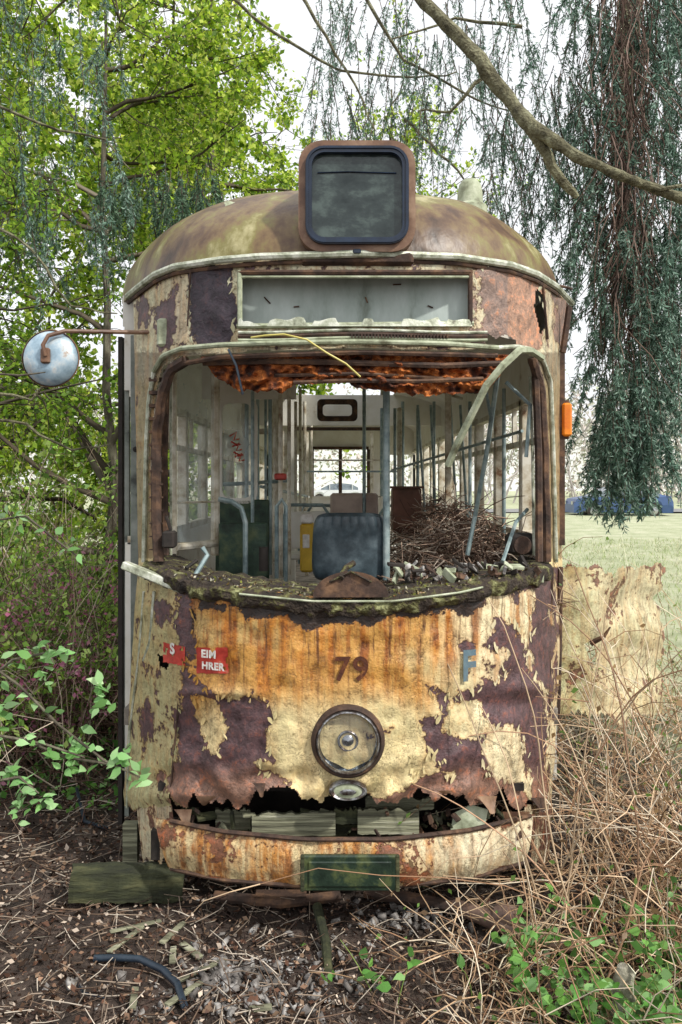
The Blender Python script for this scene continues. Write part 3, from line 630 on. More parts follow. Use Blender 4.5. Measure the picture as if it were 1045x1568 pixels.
b.box((-.88,3.41,H-.25),(-.60,3.44,H-.2),1); b.box((-.88,3.41,1.0),(-.60,3.44,H-.25),0); b.box((-.88,3.41,H+.45),(-.6,3.44,H+.5),1)
b.box((.62,4.61,1.0),(1.2,4.64,H-.2),0)
b.build('saloon_portal',[CREAM,PILL,DRUST,WHITE],tram)
b=MB(); y=1.9; x0=E(330,700,y).x; x1=E(412,700,y).x
b.box((x0,y,.95),(x1,y+.04,E(0,765,y).z),0,bev=.01)
c0=E(363,690,y); b.ring(rrect(c0.x,c0.z,.30,.78,.08),rrect(c0.x,c0.z,.22,.70,.06),y,y+.04,1)
b.box((x0-.1,y+.005,H+.62),(x1+.2,y+.035,H+.95),1)
b.box(E(335,885,1.2),E(410,800,1.24),0,bev=.02)
b.add([(c0.x-.13,y+.02,c0.z-.36),(c0.x+.13,y+.02,c0.z-.36),(c0.x+.13,y+.02,c0.z+.36),(c0.x-.13,y+.02,c0.z+.36)],[(0,1,2,3)],2)
for k in range(5):
    p=E(352+k*2,668+k*8,y-.01); b.tube([p,p+Vector((.05,0,.03*(-1)**k)),p+Vector((.03,0,-.03)),p+Vector((.07,0,-.02))],.006,4,3)
b.build('cab_partition',[DGREEN,CREAM,GLASS,RED],tram)
b=MB()
b.add([E(272,552,.85),E(328,556,1.3),E(328,830,1.3),E(272,830,.85)],[(0,1,2,3)],0)
b.tube([E(330,545,1.35),E(330,850,1.35)],.03,8,1); b.tube([E(266,545,.85),E(266,850,.85)],.02,8,1); b.tube([E(270,838,.85),E(330,832,1.3)],.025,8,1)
b.tube([E(270,770,.85),E(330,768,1.3)],.008,6,1)
for k in(1,3,4): b.box((-1.30,1.65+k*.99,1.98),(-1.295,2.52+k*.99,H+.57),0)
b.build('side_windows',[GLASS,PILL],tram)
# poles
b=MB()
for (px,t,bo,y,r) in [(378,600,770,2.2,.016),(414,600,880,2.0,.014),(430,585,885,1.6,.016),(443,590,880,1.9,.014),(421,600,860,2.6,.014),(467,640,790,6.0,.02),(558,590,790,3.6,.017),(592,597,888,.9,.022),(585,650,760,6,.02),(617,640,760,5,.018),(395,630,800,3,.014),(453,640,840,3.4,.014),(407,620,860,3.2,.012),(640,650,780,4.4,.016),(665,640,790,3.6,.014),(387,600,870,1.8,.013),(477,650,780,7,.02),(605,650,780,4.2,.016),(720,640,800,2.4,.014),(772,620,820,1.8,.014),(460,620,800,4.6,.016)]:
    b.tube([E(px,t-25,y),E(px,bo,y)],r,10,0 if (px<420 or px>500) else 3)
b.tube([E(*p) for p in [(376,890,1.1),(376,800,1.1),(370,778,1.1),(355,768,1.1),(335,764,1.1)]],.017,8,0)
b.tube([E(*p) for p in [(438,890,1.3),(438,775,1.3),(432,765,1.3),(424,775,1.3),(424,890,1.3)]],.014,8,0)
b.tube([E(335,742,2.2),E(380,740,2.2),E(440,736,2.4)],.015,8,0); b.tube([E(470,722,5.5),E(610,722,5.5)],.012,6,0)
b.tube([E(400,745,3),E(470,760,6)],.015,6,0); b.tube([E(600,720,4.5),E(700,690,2.5),E(800,660,1.5)],.012,6,0)
b.box(E(420,735,1.55),E(440,725,1.65),2,bev=.01); b.lathe(E(404,862,1.0),[(0,.1),(.03,.1),(.03,-.05),(0,-.05)],1,12,'Z')
for px,bx in((660,668),(690,700),(705,716),(640,652)): b.tube([E(px,620,3.2),E(bx,800,3.4)],.012,6,0)
b.build('grab_poles',[POLE,BLACK,RED,PILL],tram,True)
def seatback(c,w,h,t):
    b=MB(); nx,nz=41,21; V=[]
    for s in(0,1):
        for j in range(nz):
            for i in range(nx):
                u=-1+2*i/(nx-1);v=-1+2*j/(nz-1)
                ex=(1-abs(u)**6)**.25 if abs(u)<1 else 0; ez=(1-abs(v)**6)**.25 if abs(v)<1 else 0
                wx=w/2*(1-.07*(v*v*v*v)+.03*(-v)); yy=(-1 if s==0 else 1)*t/2*ex*ez+.03*u*u
                rib=(.014*abs(math.sin(u*math.pi*4))*sstep(.2,.7,np.array(v)) if s==0 else 0)
                V.append((c.x+u*wx*(1-.05*abs(v)**8),c.y+yy-float(rib),c.z+v*h/2*(1-.09*abs(u)**6)))
    n=nx*nz; F=[]
    for s in(0,1):
        for j in range(nz-1):
            for i in range(nx-1):
                q=(s*n+j*nx+i,s*n+j*nx+i+1,s*n+(j+1)*nx+i+1,s*n+(j+1)*nx+i); F.append(q if s==0 else q[::-1])
    b.add(V,F); return b
b=seatback(E(536,838,.95),.47,.43,.1)
c=E(536,880,.95); b.box((c.x-.22,c.y-.02,1.38),(c.x+.22,c.y+.42,1.5),0,bev=.03); b.tube([(c.x,c.y+.2,.95),(c.x,c.y+.2,1.4)],.05,10,1); b.tube([(c.x,c.y+.05,1.45),(c.x,c.y+.04,1.8)],.03,8,1)
b.build('driver_seat',[SEAT,BLACK],tram,True)
b=MB()
c=E(470,835,1.9); b.box(c+Vector((-.05,0,-.2)),c+Vector((.05,.25,.16)),0,bev=.015); b.box(c+Vector((-.045,-.01,.16)),c+Vector((.045,.2,.23)),1,bev=.01); b.box(c+Vector((-.03,-.006,-.02)),c+Vector((.02,.01,.08)),1,bev=.004)
for px,y in((470,3.2),(500,4.0),(486,5.0),(610,5)):
    c=E(px,780,y); b.tube([c+Vector((-.2,0,-.6)),c+Vector((-.2,0,-.05)),c+Vector((-.14,0,.04)),c+Vector((.14,0,.04)),c+Vector((.2,0,-.05)),c+Vector((.2,0,-.6))],.016,8,2)
    b.box(c+Vector((-.18,.01,-.35)),c+Vector((.18,.04,-.02)),3,bev=.02); b.box(c+Vector((-.18,.01,-.45)),c+Vector((.18,.4,-.4)),3,bev=.02)
b.build('saloon_seats_and_ticket_machine',[YEL,WHITE,POLE,CREAM],tram)
b=MB(); c=E(624,782,3.3); b.box(c-Vector((.13,0,.2)),c+Vector((.13,.3,.2)),0,bev=.01); b.box(c+Vector((-.15,-.01,.2)),c+Vector((.15,.31,.22)),0)
c=E(555,775,3.6); b.box(c-Vector((.3,0,.12)),c+Vector((.15,.3,.12)),1,bev=.02)
WB=nmat('brown_cabinet',[(.3,(.09,.04,.025)),(.6,(.2,.085,.055)),(.8,(.3,.15,.1))],5,.6,bump=.2); WP=nmat('pale_pink_box',[(.3,(.4,.3,.26)),(.6,(.6,.48,.42))],5,.6,bump=.1)
b.build('cabinet',[WB,WP],tram)
b=MB()
b.box(E(181,1262,1.0),E(191,518,1.06),1); b.box(E(191,1250,.98),E(200,515,1.02),0); b.box(E(200,1200,.94),E(216,515,.99),0,bev=.004)
b.lathe(E(208,688,.935),[(.018,.0),(.016,-.008),(0,-.01)],1,16)
b.box(E(188,1322,.6),E(214,1256,.66),2)
b.build('door_leaf',[nmat('door_grey_paint',[(.3,(.04,.045,.038)),(.45,(.16,.18,.155)),(.7,(.28,.3,.27))],7,.6,bump=.2),BLACK,WOOD],tram)
b=MB(); b.box(E(849,835,.95),E(861,532,1.02),0); b.box(E(862,668,.93),E(873,618,.99),1,bev=.012); b.box(E(860,672,.96),E(868,614,1.02),0)
b.build('side_indicator',[DRUST,ORANGE],tram)
b=MB(); b.tube([E(848,436,.8),E(868,440,.85),E(876,443,.85)],.008,6); b.tube([E(862,540,.9),E(868,500,.9),E(872,470,.9)],.02,6); b.build('corner_bracket',[DRUST],tram)
# mirror
b=MB(); c=E(78,549,.35)
b.lathe(c,[(0,-.045),(.06,-.05),(.11,-.04),(.145,-.015),(.152,.0),(.145,.012)],0,36)
b.lathe(c,[(.156,-.006),(.16,.0),(.156,.01),(.14,.014),(0,.014)],1,36)
b.tube([E(*p) for p in [(70,545,.28),(66,528,.27),(74,514,.28),(100,507,.32),(160,508,.42),(215,509,.5),(248,508,.42)]],.012,8,1)
b.box(c+Vector((-.035,-.07,-.035)),c+Vector((.015,-.03,.05)),1,bev=.008)
b.box(E(240,530,.3),E(262,490,.36),2,bev=.012)
b.build('round_mirror',[MIRR,HOOD,GTRIM],tram,True)
# opened side skin (right)
def flapattr(px,py):
    n=vnoise(px,py,.02,6); sd=.6+.6*vnoise(px,py,.012,12)
    sd=sd-1.0*np.exp(-((px-848)/8)**2)-.7*np.exp(-((px-1018)/8)**2)-.5*np.exp(-((py-864)/6)**2)-.8*sstep(1085,1115,py)
    tint=np.ones(px.shape+(3,))*np.array([.70,.65,.42]); tint=mixc(tint,np.array([.44,.44,.22]),(1-sstep(880,930,px))*.7); tint=mixc(tint,np.array([.48,.44,.24]),sstep(0,.4,n)*.5)
    return dict(sd=np.clip(sd,-1.2,.8),st=.35+0*px,tint=tint,bare=np.ones(px.shape+(3,))*np.array([.24,.135,.09]),off=.06*n+.03*np.sin(px*.05)+.03*np.sin(py*.02+px*.03)+.02*np.exp(-((px-955)/3)**2))
def Yf(x): return .93+.55*np.clip(np.abs(x)-1.28,0,2)+.55*np.clip(np.abs(x)-1.55,0,2)**2
fj=lambda a,s_,z_: np.array([noise.noise((v*s_,0,z_)) for v in a.ravel()]).reshape(a.shape)
shell('opened_side_skin',[(850,838),(1115,840)],[(850,1020),(990,1016),(1115,1008)],[(838,858),(1020,858)],[(838,1125),(1020,1115)],Yf,130,170,flapattr,lambda a,q:inpoly(a,q,[(893,985),(905,978),(915,1000),(905,1030)])|inpoly(a,q,[(925,855),(935,885),(945,858)])|(q<868+14*fj(a,.06,2)+5*fj(a,.25,3))|(q>1096+30*fj(a,.03,5)+8*fj(a,.2,6))|(a>1014+6*np.sin(q*.06)+4*np.sin(q*.19)))
b=MB(); b.tube([E(905,985,1.1),E(925,975,1.05),E(935,960,1.03)],[.02,.014,.005],5)
b.tube([E(858,868,.9),E(856,1000,.9),E(853,1110,.9)],.02,6)
b.build('side_skin_ribs',[DRUST],tram)
b=MB(); b.box(E(248,840,.3),E(272,812,.4),0,bev=.01); b.tube([E(300,880,.3),E(318,850,.35),E(310,838,.35)],.014,6,1); b.tube([E(262,812,.35),E(255,790,.35)],.01,6,0)
b.tube([E(285,870,.3),E(302,858,.35)],.01,6,0)
for k in range(110):
    p=E(random.uniform(600,830),random.uniform(862,888),random.uniform(.15,.7)); s=random.uniform(.006,.026)
    rot=Matrix.Rotation(random.uniform(0,3),3,Vector((random.random(),random.random(),random.random())).normalized())
    b.box(p-Vector((s*1.9,s,s*.35)),p+Vector((s*1.9,s,s*.35)),random.choice([0,0,3,3,2,2,4]),rot,bev=.002)
b.box(E(780,850,.7),E(812,815,.85),0,bev=.02); b.tube([E(770,860,.5),E(790,800,.7),E(808,780,.8)],.012,6,1); b.lathe(E(800,835,.6),[(0,-.02),(.05,-.02),(.055,0),(.05,.02),(0,.02)],3,20)
b.build('dashboard_debris',[BLACK,POLE,STONE,DRUST,GTRIM],tram)
# ================================================================ brush pile inside
n=3600; P=np.c_[R.normal(.85,.25,n).clip(.35,1.2),.75+3.6*R.uniform(0,1,n)**1.2,R.uniform(1.4,1.75,n)]
hmax=1.76+.42*np.exp(-((P[:,0]-.9)/.35)**2)*sstep(.6,1.7,P[:,1]); lo=1.35; P[:,2]=lo+R.uniform(0,1,n)*(hmax-lo)
d=R.standard_normal((n,3))*np.array([1,.7,.35]); d[:,1]=np.where(P[:,1]<1.1,np.abs(d[:,1]),d[:,1]); pts=curvy(P,d,R.uniform(.10,.38,n),3,.3,.5)
stalkmesh('brushwood_pile',pts,.0045,.0025,[(.46,.33,.25),(.26,.175,.13),(.6,.5,.41),(.11,.07,.055),(.18,.12,.09)],DRY)
# ================================================================ GROUND
def gcoord(lo,hi,den,n1,n2):
    a=np.linspace(-den,den,n1); t=np.linspace(0,1,n2)[1:]; s=t**2.2
    return np.concatenate([(-den+(lo+den)*s)[::-1],a,den+(hi-den)*s])
gx=gcoord(-300,300,7,200,36); gy=gcoord(-60,420,9,240,36)
GX,GY=np.meshgrid(gx,gy); GZ=np.array([gz(a,b_) for a,b_ in zip(GX.ravel(),GY.ravel())])
idx=np.arange(GX.size).reshape(GX.shape); F=np.stack([idx[:-1,:-1],idx[:-1,1:],idx[1:,1:],idx[1:,:-1]],-1).reshape(-1,4)
nn=np.array([noise.noise((a*.5,b_*.5,0)) for a,b_ in zip(GX.ravel(),GY.ravel())])
gm=sstep(1.6,3.2,GX.ravel()+nn*1.2)*sstep(.8,3,GY.ravel()+nn); gm=np.maximum(gm,sstep(14,20,GY.ravel()))
m,nt,out=newmat('forest_soil_and_grass'); tc=nd(nt,'ShaderNodeTexCoord').outputs['Object']
a1=nd(nt,'ShaderNodeTexNoise',{'Vector':tc,'Scale':5,'Detail':7,'Roughness':.75}).outputs['Fac']
soil=ramp(nt,a1,[(.3,(.018,.013,.010)),(.48,(.06,.041,.032)),(.62,(.14,.10,.08)),(.75,(.3,.25,.21))])
a2=nd(nt,'ShaderNodeTexNoise',{'Vector':tc,'Scale':1.4,'Detail':6,'Roughness':.7}).outputs['Fac']
gr=ramp(nt,a2,[(.3,(.30,.34,.19)),(.5,(.46,.49,.31)),(.7,(.6,.59,.44))])
ga=nd(nt,'ShaderNodeAttribute',attribute_name='gm').outputs['Fac']
col=nd(nt,'ShaderNodeMixRGB',{0:ga,1:soil,2:gr}).outputs[0]
a3=nd(nt,'ShaderNodeTexNoise',{'Vector':tc,'Scale':22,'Detail':5,'Roughness':.8}).outputs['Fac']
bp=nd(nt,'ShaderNodeBump',{'Height':a3,'Strength':1.0,'Distance':.04})
p=nd(nt,'ShaderNodeBsdfPrincipled',{'Base Color':col,'Roughness':.95,'Normal':bp.outputs[0]}); nt.links.new(p.outputs[0],out.inputs[0])
npmesh('ground',np.c_[GX.ravel(),GY.ravel(),GZ],F,m,None,None,{'gm':gm},True)
def gzv(x,y): return np.array([gz(a,b_) for a,b_ in zip(x,y)])
n=46000; x=R.uniform(-4.5,2.5,n); y=-1.3+7*R.uniform(0,1,n)**1.6; z=gzv(x,y)+R.uniform(.0,.04,n)
dd=R.standard_normal((n,3)); dd[:,2]*=.35
V,C=leaves(np.c_[x,y,z],R.uniform(.014,.04,n),[(.2,.125,.085),(.12,.065,.045),(.28,.19,.13),(.04,.026,.02),(.46,.38,.31),(.03,.02,.015),(.08,.05,.04)],.6,dd,.2,.3); leafmesh('leaf_litter',V,C,DRY)
n=8500; x=R.uniform(-4.0,2.3,n); y=-1.2+6*R.uniform(0,1,n)**1.5; z=gzv(x,y)+R.uniform(.0,.05,n); d=R.standard_normal((n,3)); d[:,2]*=.15
stalkmesh('fallen_twigs',curvy(np.c_[x,y,z],d,R.uniform(.04,.26,n),2,0,.3),.0035,.002,[(.16,.11,.08),(.28,.22,.17),(.05,.035,.03),(.46,.4,.33)],DRY)
def rocks(name,reg,n,smin,smax,mat):
    cube=np.array([(a,b_,c) for a in(-1,1) for b_ in(-1,1) for c in(-1,1)],float); f=np.array([(0,1,3,2),(4,6,7,5),(0,4,5,1),(2,3,7,6),(0,2,6,4),(1,5,7,3)])
    Vs=[];Fs=[]
    for i in range(n):
        r=reg[i%len(reg)]; p=G(random.gauss(r[0],r[2]),min(max(random.gauss(r[1],r[3]),1385),1600)); s=smin+(smax-smin)*random.random()**4
        M_=np.linalg.qr(R.standard_normal((3,3)))[0]; v=(cube*(1+R.uniform(-.7,.3,(8,3))))*np.array([1,.65,.38])@M_*s
        Vs.append(v+np.array(p)+np.array([0,0,s*.3+.008])); Fs.append(f+8*i)
    return npmesh(name,np.concatenate(Vs),np.concatenate(Fs),mat)
rocks('stone_rubble',[(350,1500,34,22),(345,1505,26,16),(430,1490,60,35),(625,1412,45,14),(300,1540,90,30),(470,1500,90,45)],1150,.005,.036,STONE)
b=MB(); b.tube([G(145,1476)+Vector((0,0,.03)),G(180,1478)+Vector((0,0,.04)),G(215,1484)+Vector((0,0,.05)),G(250,1497)+Vector((0,0,.05)),G(272,1518)+Vector((0,0,.04)),G(284,1550)+Vector((0,0,.02))],.017,10)
b.tube([G(120,1515)+Vector((0,0,.02)),G(128,1535)+Vector((0,0,.03)),G(160,1540)+Vector((0,0,.03))],.006,6); b.tube([G(118,1225)+Vector((0,0,.1)),G(130,1260)+Vector((0,0,.02)),G(165,1275)+Vector((0,0,.02))],.012,6)
b.build('rubber_hose',[PVC],None,True)
b=MB(); V=[];nb=24
for i in range(nb):
    t=-1+2*i/(nb-1)
    for (yy,zz) in((-.07,-.08),(-.075,0),(-.06,.078),(0,.085),(.07,.075),(.07,-.085)):
        V.append((.30*t+(.02*noise.noise((yy*30,zz*30,1)) if i in(0,nb-1) else 0),yy+.014*noise.noise((i*.4,zz*9,2)),zz+.018*noise.noise((i*.35,yy*9,5))))
b.add(V,[(i*6+k,i*6+(k+1)%6,(i+1)*6+(k+1)%6,(i+1)*6+k) for i in range(nb-1) for k in range(6)]+[tuple(range(6)),tuple((nb-1)*6+k for k in range(6))])
o=b.build('mossy_timber_beam',[MOSSW]); o.matrix_world=Matrix.Translation(E(196,1356,.3)+Vector((0,0,.02)))@Matrix.Rotation(math.radians(3),4,'Y')@Matrix.Rotation(math.radians(8),4,'Z')
b=MB(); b.tube([E(690,1385,.2),E(745,1405,0),E(800,1430,-.1),E(850,1445,-.15),E(884,1452,-.18)],[.035,.045,.04,.042,.035],10); b.tube([E(760,1400,.0),E(790,1408,-.05)],.06,10)
b.build('broken_pipe',[PIPE],None,True)
b=MB(); pA=E(486,1388,.1);pB=E(520,1580,-.65); b.tube([pA,pA.lerp(pB,.35)+Vector((.01,0,.01)),pA.lerp(pB,.7)+Vector((-.012,0,0)),pB],[.026,.024,.022,.02],8); b.build('mossy_stick',[MOSSW],None,True)
b=MB()
for k in range(9):
    p=G(random.uniform(180,440),random.uniform(1400,1560)); a=random.uniform(0,3.1); Lb=random.uniform(.05,.14)
    rot=Matrix.Rotation(a,3,'Z')@Matrix.Rotation(random.uniform(-.2,.2),3,'X'); b.box(p+Vector((-Lb,-.016,.02)),p+Vector((Lb,.016,.032)),0,rot,bev=.003)
b.build('scattered_boards',[WOOD])
b=MB(); q=E(955,1580,-.75); b.tube([q+Vector((.008*math.sin(k*2.1),.0,.035*k)) for k in range(9)],[.05,.046,.052,.045,.049,.05,.043,.04,.02],12); b.build('lichen_stump',[nmat('lichen_stump_bark',[(.3,(.1,.09,.07)),(.5,(.28,.26,.2)),(.7,(.45,.43,.36))],14,.9,bump=.8)],None,True)
# ================================================================ vegetation
CULL[0]=True
def tree(name,base,height,r,n1,n2,n3,nl,ls,pal,lean=(0,0),low=.15,mat=BARK,barkpal=((.09,.075,.055),(.15,.13,.1))):
    e=empty(name); base=np.array(base,float); k=9; t=np.linspace(0,1,k)
    tp=np.c_[base[0]+lean[0]*t+.15*np.cumsum(R.standard_normal(k))*.5,base[1]+lean[1]*t+.15*np.cumsum(R.standard_normal(k))*.5,base[2]-.1+height*t]
    b=MB(); b.tube([Vector(p) for p in tp],[r*(1-.85*a) for a in t],9); b.build('trunk',[mat],e,True)
    tt=tp[:,None,:]; P,_=sample(tt,n1,low); hh=(P[:,2]-base[2])/height
    a=R.uniform(0,6.283,n1); d=np.c_[np.cos(a),np.sin(a),R.uniform(.15,.9,n1)]
    L1=height*.42*(1.05-hh*.75); l1=curvy(P,d,L1,6,.1,.3); stalkmesh('limbs',l1,.02*L1/1.5+.01,.006,barkpal,DRY,e)
    P,dd=sample(l1,n2,.2); d2=dd+.9*R.standard_normal((n2,3)); l2=curvy(P,d2,R.uniform(.4,1.2,n2)*height/9,4,.2,.4); stalkmesh('branches',l2,.011,.004,barkpal,DRY,e)
    P,dd=sample(l2,n3,.1); d3=dd+.9*R.standard_normal((n3,3)); l3=curvy(P,d3,R.uniform(.2,.5,n3),3,.3,.4); stalkmesh('twigs',l3,.005,.002,barkpal,DRY,e)
    P,dd=sample(l3,nl,.1); P=P+.05*R.standard_normal(P.shape); V,C=leaves(P,ls,pal,.62); leafmesh('foliage',V,C,LEAF,e); return e
SP=[(.40,.57,.04),(.28,.44,.03),(.54,.67,.08),(.13,.24,.02),(.62,.73,.15),(.18,.31,.03)]
SP2=[(.22,.40,.04),(.10,.2,.02),(.34,.52,.05)]
tree('deciduous_tree',(-3.2,6.5,0),9.5,.08,26,220,1300,24000,.08,SP)
tree('deciduous_tree',(-6.0,8.5,0),11,.12,28,240,1500,26000,.095,SP)
tree('deciduous_tree',(-2.1,10.9,0),11.5,.11,28,240,1400,25000,.10,SP,low=.3)
tree('deciduous_tree',(-8.5,13,0),13,.2,28,240,1500,20000,.14,SP)
tree('deciduous_tree',(-3.8,14,0),13.5,.15,28,260,1500,24000,.14,SP,low=.1)
tree('deciduous_tree',(1.2,19,.3),13,.16,22,180,900,5000,.12,SP,low=.3)
tree('deciduous_tree',(-4.6,4.2,0),7.5,.07,22,200,1200,15000,.065,SP2)
def thicket(name,n,xr,yr,hr,pal,leafn,ls,lp,spread=.45,r=.006,grav=.5):
    e=empty(name); x=R.uniform(*xr,n); y=R.uniform(*yr,n); z=gzv(x,y)-.02
    d=np.c_[R.normal(0,spread,(n,2)),np.ones(n)]; p=curvy(np.c_[x,y,z],d,R.uniform(*hr,n),7,grav,.28); stalkmesh('stems',p,r,.002,pal,DRY,e)
    P,dd=sample(p,n*3,.2); q=curvy(P,dd+.9*R.standard_normal((n*3,3)),R.uniform(.15,.5,n*3),3,.2,.4); stalkmesh('twigs',q,.0035,.0015,pal,DRY,e)
    if leafn: P,_=sample(q,leafn,.1); V,C=leaves(P+.03*R.standard_normal(P.shape),ls,lp,.6); leafmesh('leaves',V,C,LEAF,e)
    return e
BR=[(.2,.135,.10),(.1,.07,.05),(.34,.26,.19),(.5,.42,.33)]
GR=[(.26,.46,.07),(.4,.6,.1),(.14,.27,.05),(.5,.66,.2)]
thicket('shrub',230,(-4.2,-1.75),(1.8,4.2),(1.6,3.3),BR,9000,.055,GR)
thicket('shrub',280,(-7,-2.0),(4.5,7.5),(1.4,3.6),BR,13000,.075,GR)
thicket('flowering_shrub',130,(-3.6,-2.1),(2.0,3.8),(1.5,2.4),BR,5200,.042,[(.5,.16,.27),(.6,.28,.38),(.55,.2,.33),(.2,.32,.07)])
thicket('dead_bramble_thicket',460,(-5,-1.7),(1.6,5),(.6,1.7),[(.14,.085,.065),(.06,.035,.028),(.24,.17,.13)],0,0,None,.9,.006,1.8)
thicket('shrub',280,(-12,-1.5),(9,15),(1.5,6),BR,20000,.13,[(.4,.58,.06),(.5,.66,.1),(.24,.4,.05)])
CULL[0]=False
TAN=[(.6,.44,.29),(.42,.28,.17),(.7,.6,.46),(.3,.18,.11)]
thicket('dry_bramble',250,(1.2,2.5),(-.4,.9),(1.0,2.2),TAN,600,.04,[(.16,.28,.06),(.36,.24,.12)],.5,.0042,1.3)
thicket('dry_bramble',240,(.5,2.2),(-.95,-.1),(.4,1.05),TAN,800,.035,[(.36,.24,.14),(.16,.3,.07)],.8,.004,2.2)
thicket('dry_bramble',250,(1.5,4.0),(1.3,5),(.8,2.1),TAN,700,.05,[(.26,.36,.1),(.36,.34,.16)],.5,.0045,1.3)
P=np.array([tuple(E(px,py,y)) for px,py,y in [(860,1330,-.1),(870,1400,-.2),(1000,1480,-.3),(900,1350,.2),(980,1450,-.4),(1040,1400,-.1),(930,1500,-.5),(960,1380,.2),(880,1300,.3),(870,1250,.5),(1030,1200,.5),(900,1450,-.3),(840,1420,-.3),(820,1440,-.3),(870,1380,-.3)]]); 
d=np.array([(.5,0,1),(.1,0,1),(-.3,0,1),(.3,.1,1),(-.1,0,1),(-.4,0,1),(.3,0,1),(-.2,0,1),(.2,0,1),(.25,0,1),(-.3,0,1),(-.5,0,1),(-.25,0,1),(-.1,0,1),(-.35,0,1)],float)
stalkmesh('arching_bramble_canes',curvy(P,d,R.uniform(1.0,1.9,len(P)),10,1.5,.12),.006,.003,[(.45,.28,.18),(.6,.45,.3)],DRY)
def bigleaves(C,L,pal,W):
    n=len(C); d=R.standard_normal((n,3)); d[:,2]*=.5; d=unit(d); up=unit(np.array([0,-.7,.8])+.5*R.standard_normal((n,3))); s=unit(np.cross(d,up)); nn=np.cross(s,d)
    L=(L*R.uniform(.6,1.25,n))[:,None]; w=L*W*.5
    pts=[C, C+d*L*.25+s*w*.85+nn*L*.05, C+d*L*.55+s*w*.8+nn*L*.05, C+d*L*.85+s*w*.3, C+d*L*1.05-nn*L*.1, C+d*L*.85-s*w*.3, C+d*L*.55-s*w*.8+nn*L*.05, C+d*L*.25-s*w*.85+nn*L*.05]
    V=np.stack(pts,1).reshape(-1,3); return V,np.repeat(pick(pal,n,.25),8,0)
def BLF(V): return np.concatenate([np.array([[0,1,2,7],[7,2,3,6],[6,3,4,5]])+8*i for i in range(len(V)//8)])
def leafyplant(name,pts,nst,L,nleaf,ls,pal,spread=.5,W=.75):
    e=empty(name); P=np.repeat(np.array([tuple(p) for p in pts]),nst,0); P=P+R.normal(0,.05,P.shape)*np.array([1,1,0])
    d=np.c_[R.normal(0,spread,(len(P),2)),np.ones(len(P))]; p=curvy(P,d,R.uniform(L*.5,L*1.2,len(P)),5,.8,.25); stalkmesh('stems',p,.004,.0015,[(.2,.28,.08),(.3,.2,.12)],DRY,e)
    Q,dd=sample(p,nleaf,.3); V,C=bigleaves(Q,ls,pal,W); npmesh('leaves',V,BLF(V),LEAF,e,C); return e
LG=[(.14,.36,.07),(.22,.48,.1),(.08,.2,.04),(.3,.55,.2)]
leafyplant('leafy_undergrowth',[E(px,1600,y) for px,y in [(830,-.7),(880,-.6),(930,-.8),(980,-.9),(1020,-.7),(1040,-.9),(1000,-.5)]],12,.42,600,.055,LG)
leafyplant('leafy_undergrowth',[E(px,1480,y) for px,y in [(900,-.2),(960,-.3),(1020,-.4),(1050,-.1),(800,-.4),(1040,-.3)]],9,.42,320,.052,LG)
leafyplant('leafy_undergrowth',[E(px,1540,y) for px,y in [(560,-.5),(585,-.5),(760,-.6)]],3,.4,26,.06,LG,.3)
# foreground left branch
b=MB(); br=[[(-40,1000,-.9),(30,1050,-.85),(90,1110,-.8),(160,1165,-.8),(215,1190,-.8)],[(-40,1120,-.9),(20,1130,-.9),(70,1140,-.85),(130,1160,-.85)],[(-40,1060,-.7),(20,1010,-.75),(70,1000,-.8),(100,1000,-.8)],[(-30,1200,-.9),(30,1190,-.9),(60,1215,-.9)],[(30,1130,-.85),(100,1160,-.8),(170,1170,-.8),(200,1140,-.8)],[(-30,570,-.2),(30,575,-.2),(70,570,-.2)],[(-30,800,-.3),(40,790,-.3),(90,830,-.3),(130,860,-.3)]]
fe=empty('foreground_branch')
for q in br: b.tube([E(*p) for p in q],[.006]*(len(q)-1)+[.003],6)
b.build('twigs',[BARK],fe,True)
C=[]
for q in br[:5]+[br[6]]:
    for p0,p1 in zip(q[:-1],q[1:]):
        for k in range(5):
            C.append(E(*p0).lerp(E(*p1),random.random())+Vector((random.gauss(0,.02),random.gauss(0,.02),random.gauss(0,.02))))
for p in((215,1190,-.8),(160,1085,-.8),(160,1060,-.8),(180,1165,-.8),(20,1240,-.9),(60,1225,-.9),(90,1000,-.8),(75,1040,-.8),(100,1170,-.8),(20,1190,-.9),(110,1150,-.8),(60,1000,-.8),(10,1090,-.9)):
    for k in range(8): C.append(E(*p)+Vector((random.gauss(0,.022),random.gauss(0,.02),random.gauss(0,.022))))
V,Cc=bigleaves(np.array([tuple(c) for c in C]),.06,[(.28,.55,.2),(.4,.65,.3),(.2,.42,.12)],.62)
npmesh('leaves',V,BLF(V),LEAF,fe,Cc)
# weeping conifer
con=empty('weeping_conifer_tree'); b=MB()
tx=E(1190,740,3.0).x
b.tube([(tx,3,-.1),(tx+.05,3,2),(tx-.1,3,4.5),(tx,3,7),(tx,3,10)],[.3,.26,.22,.16,.08],12)
b.tube([E(1200,200,3.0),E(1080,-60,2.8),E(960,-120,2.8),E(700,-100,2.5),E(560,-60,2.5)],[.1,.08,.06,.05,.03],8)
def wob(pts,a=4,k=4):
    out=[]
    for (p0,p1) in zip(pts[:-1],pts[1:]):
        for t in range(k): 
            f=t/k; out.append((p0[0]+(p1[0]-p0[0])*f+random.uniform(-a,a)*.6,p0[1]+(p1[1]-p0[1])*f+random.uniform(-a,a)*.6,p0[2]+(p1[2]-p0[2])*f))
    return out+[pts[-1]]
L1=[(600,-60,2.2),(650,5,2.0),(700,55,1.9),(738,92,1.8),(752,120,1.8),(790,165,1.7),(815,195,1.6),(850,218,1.5),(900,248,1.4),(950,268,1.3),(985,283,1.3),(1050,305,1.4),(1150,330,2.2),(1190,330,3.0)]
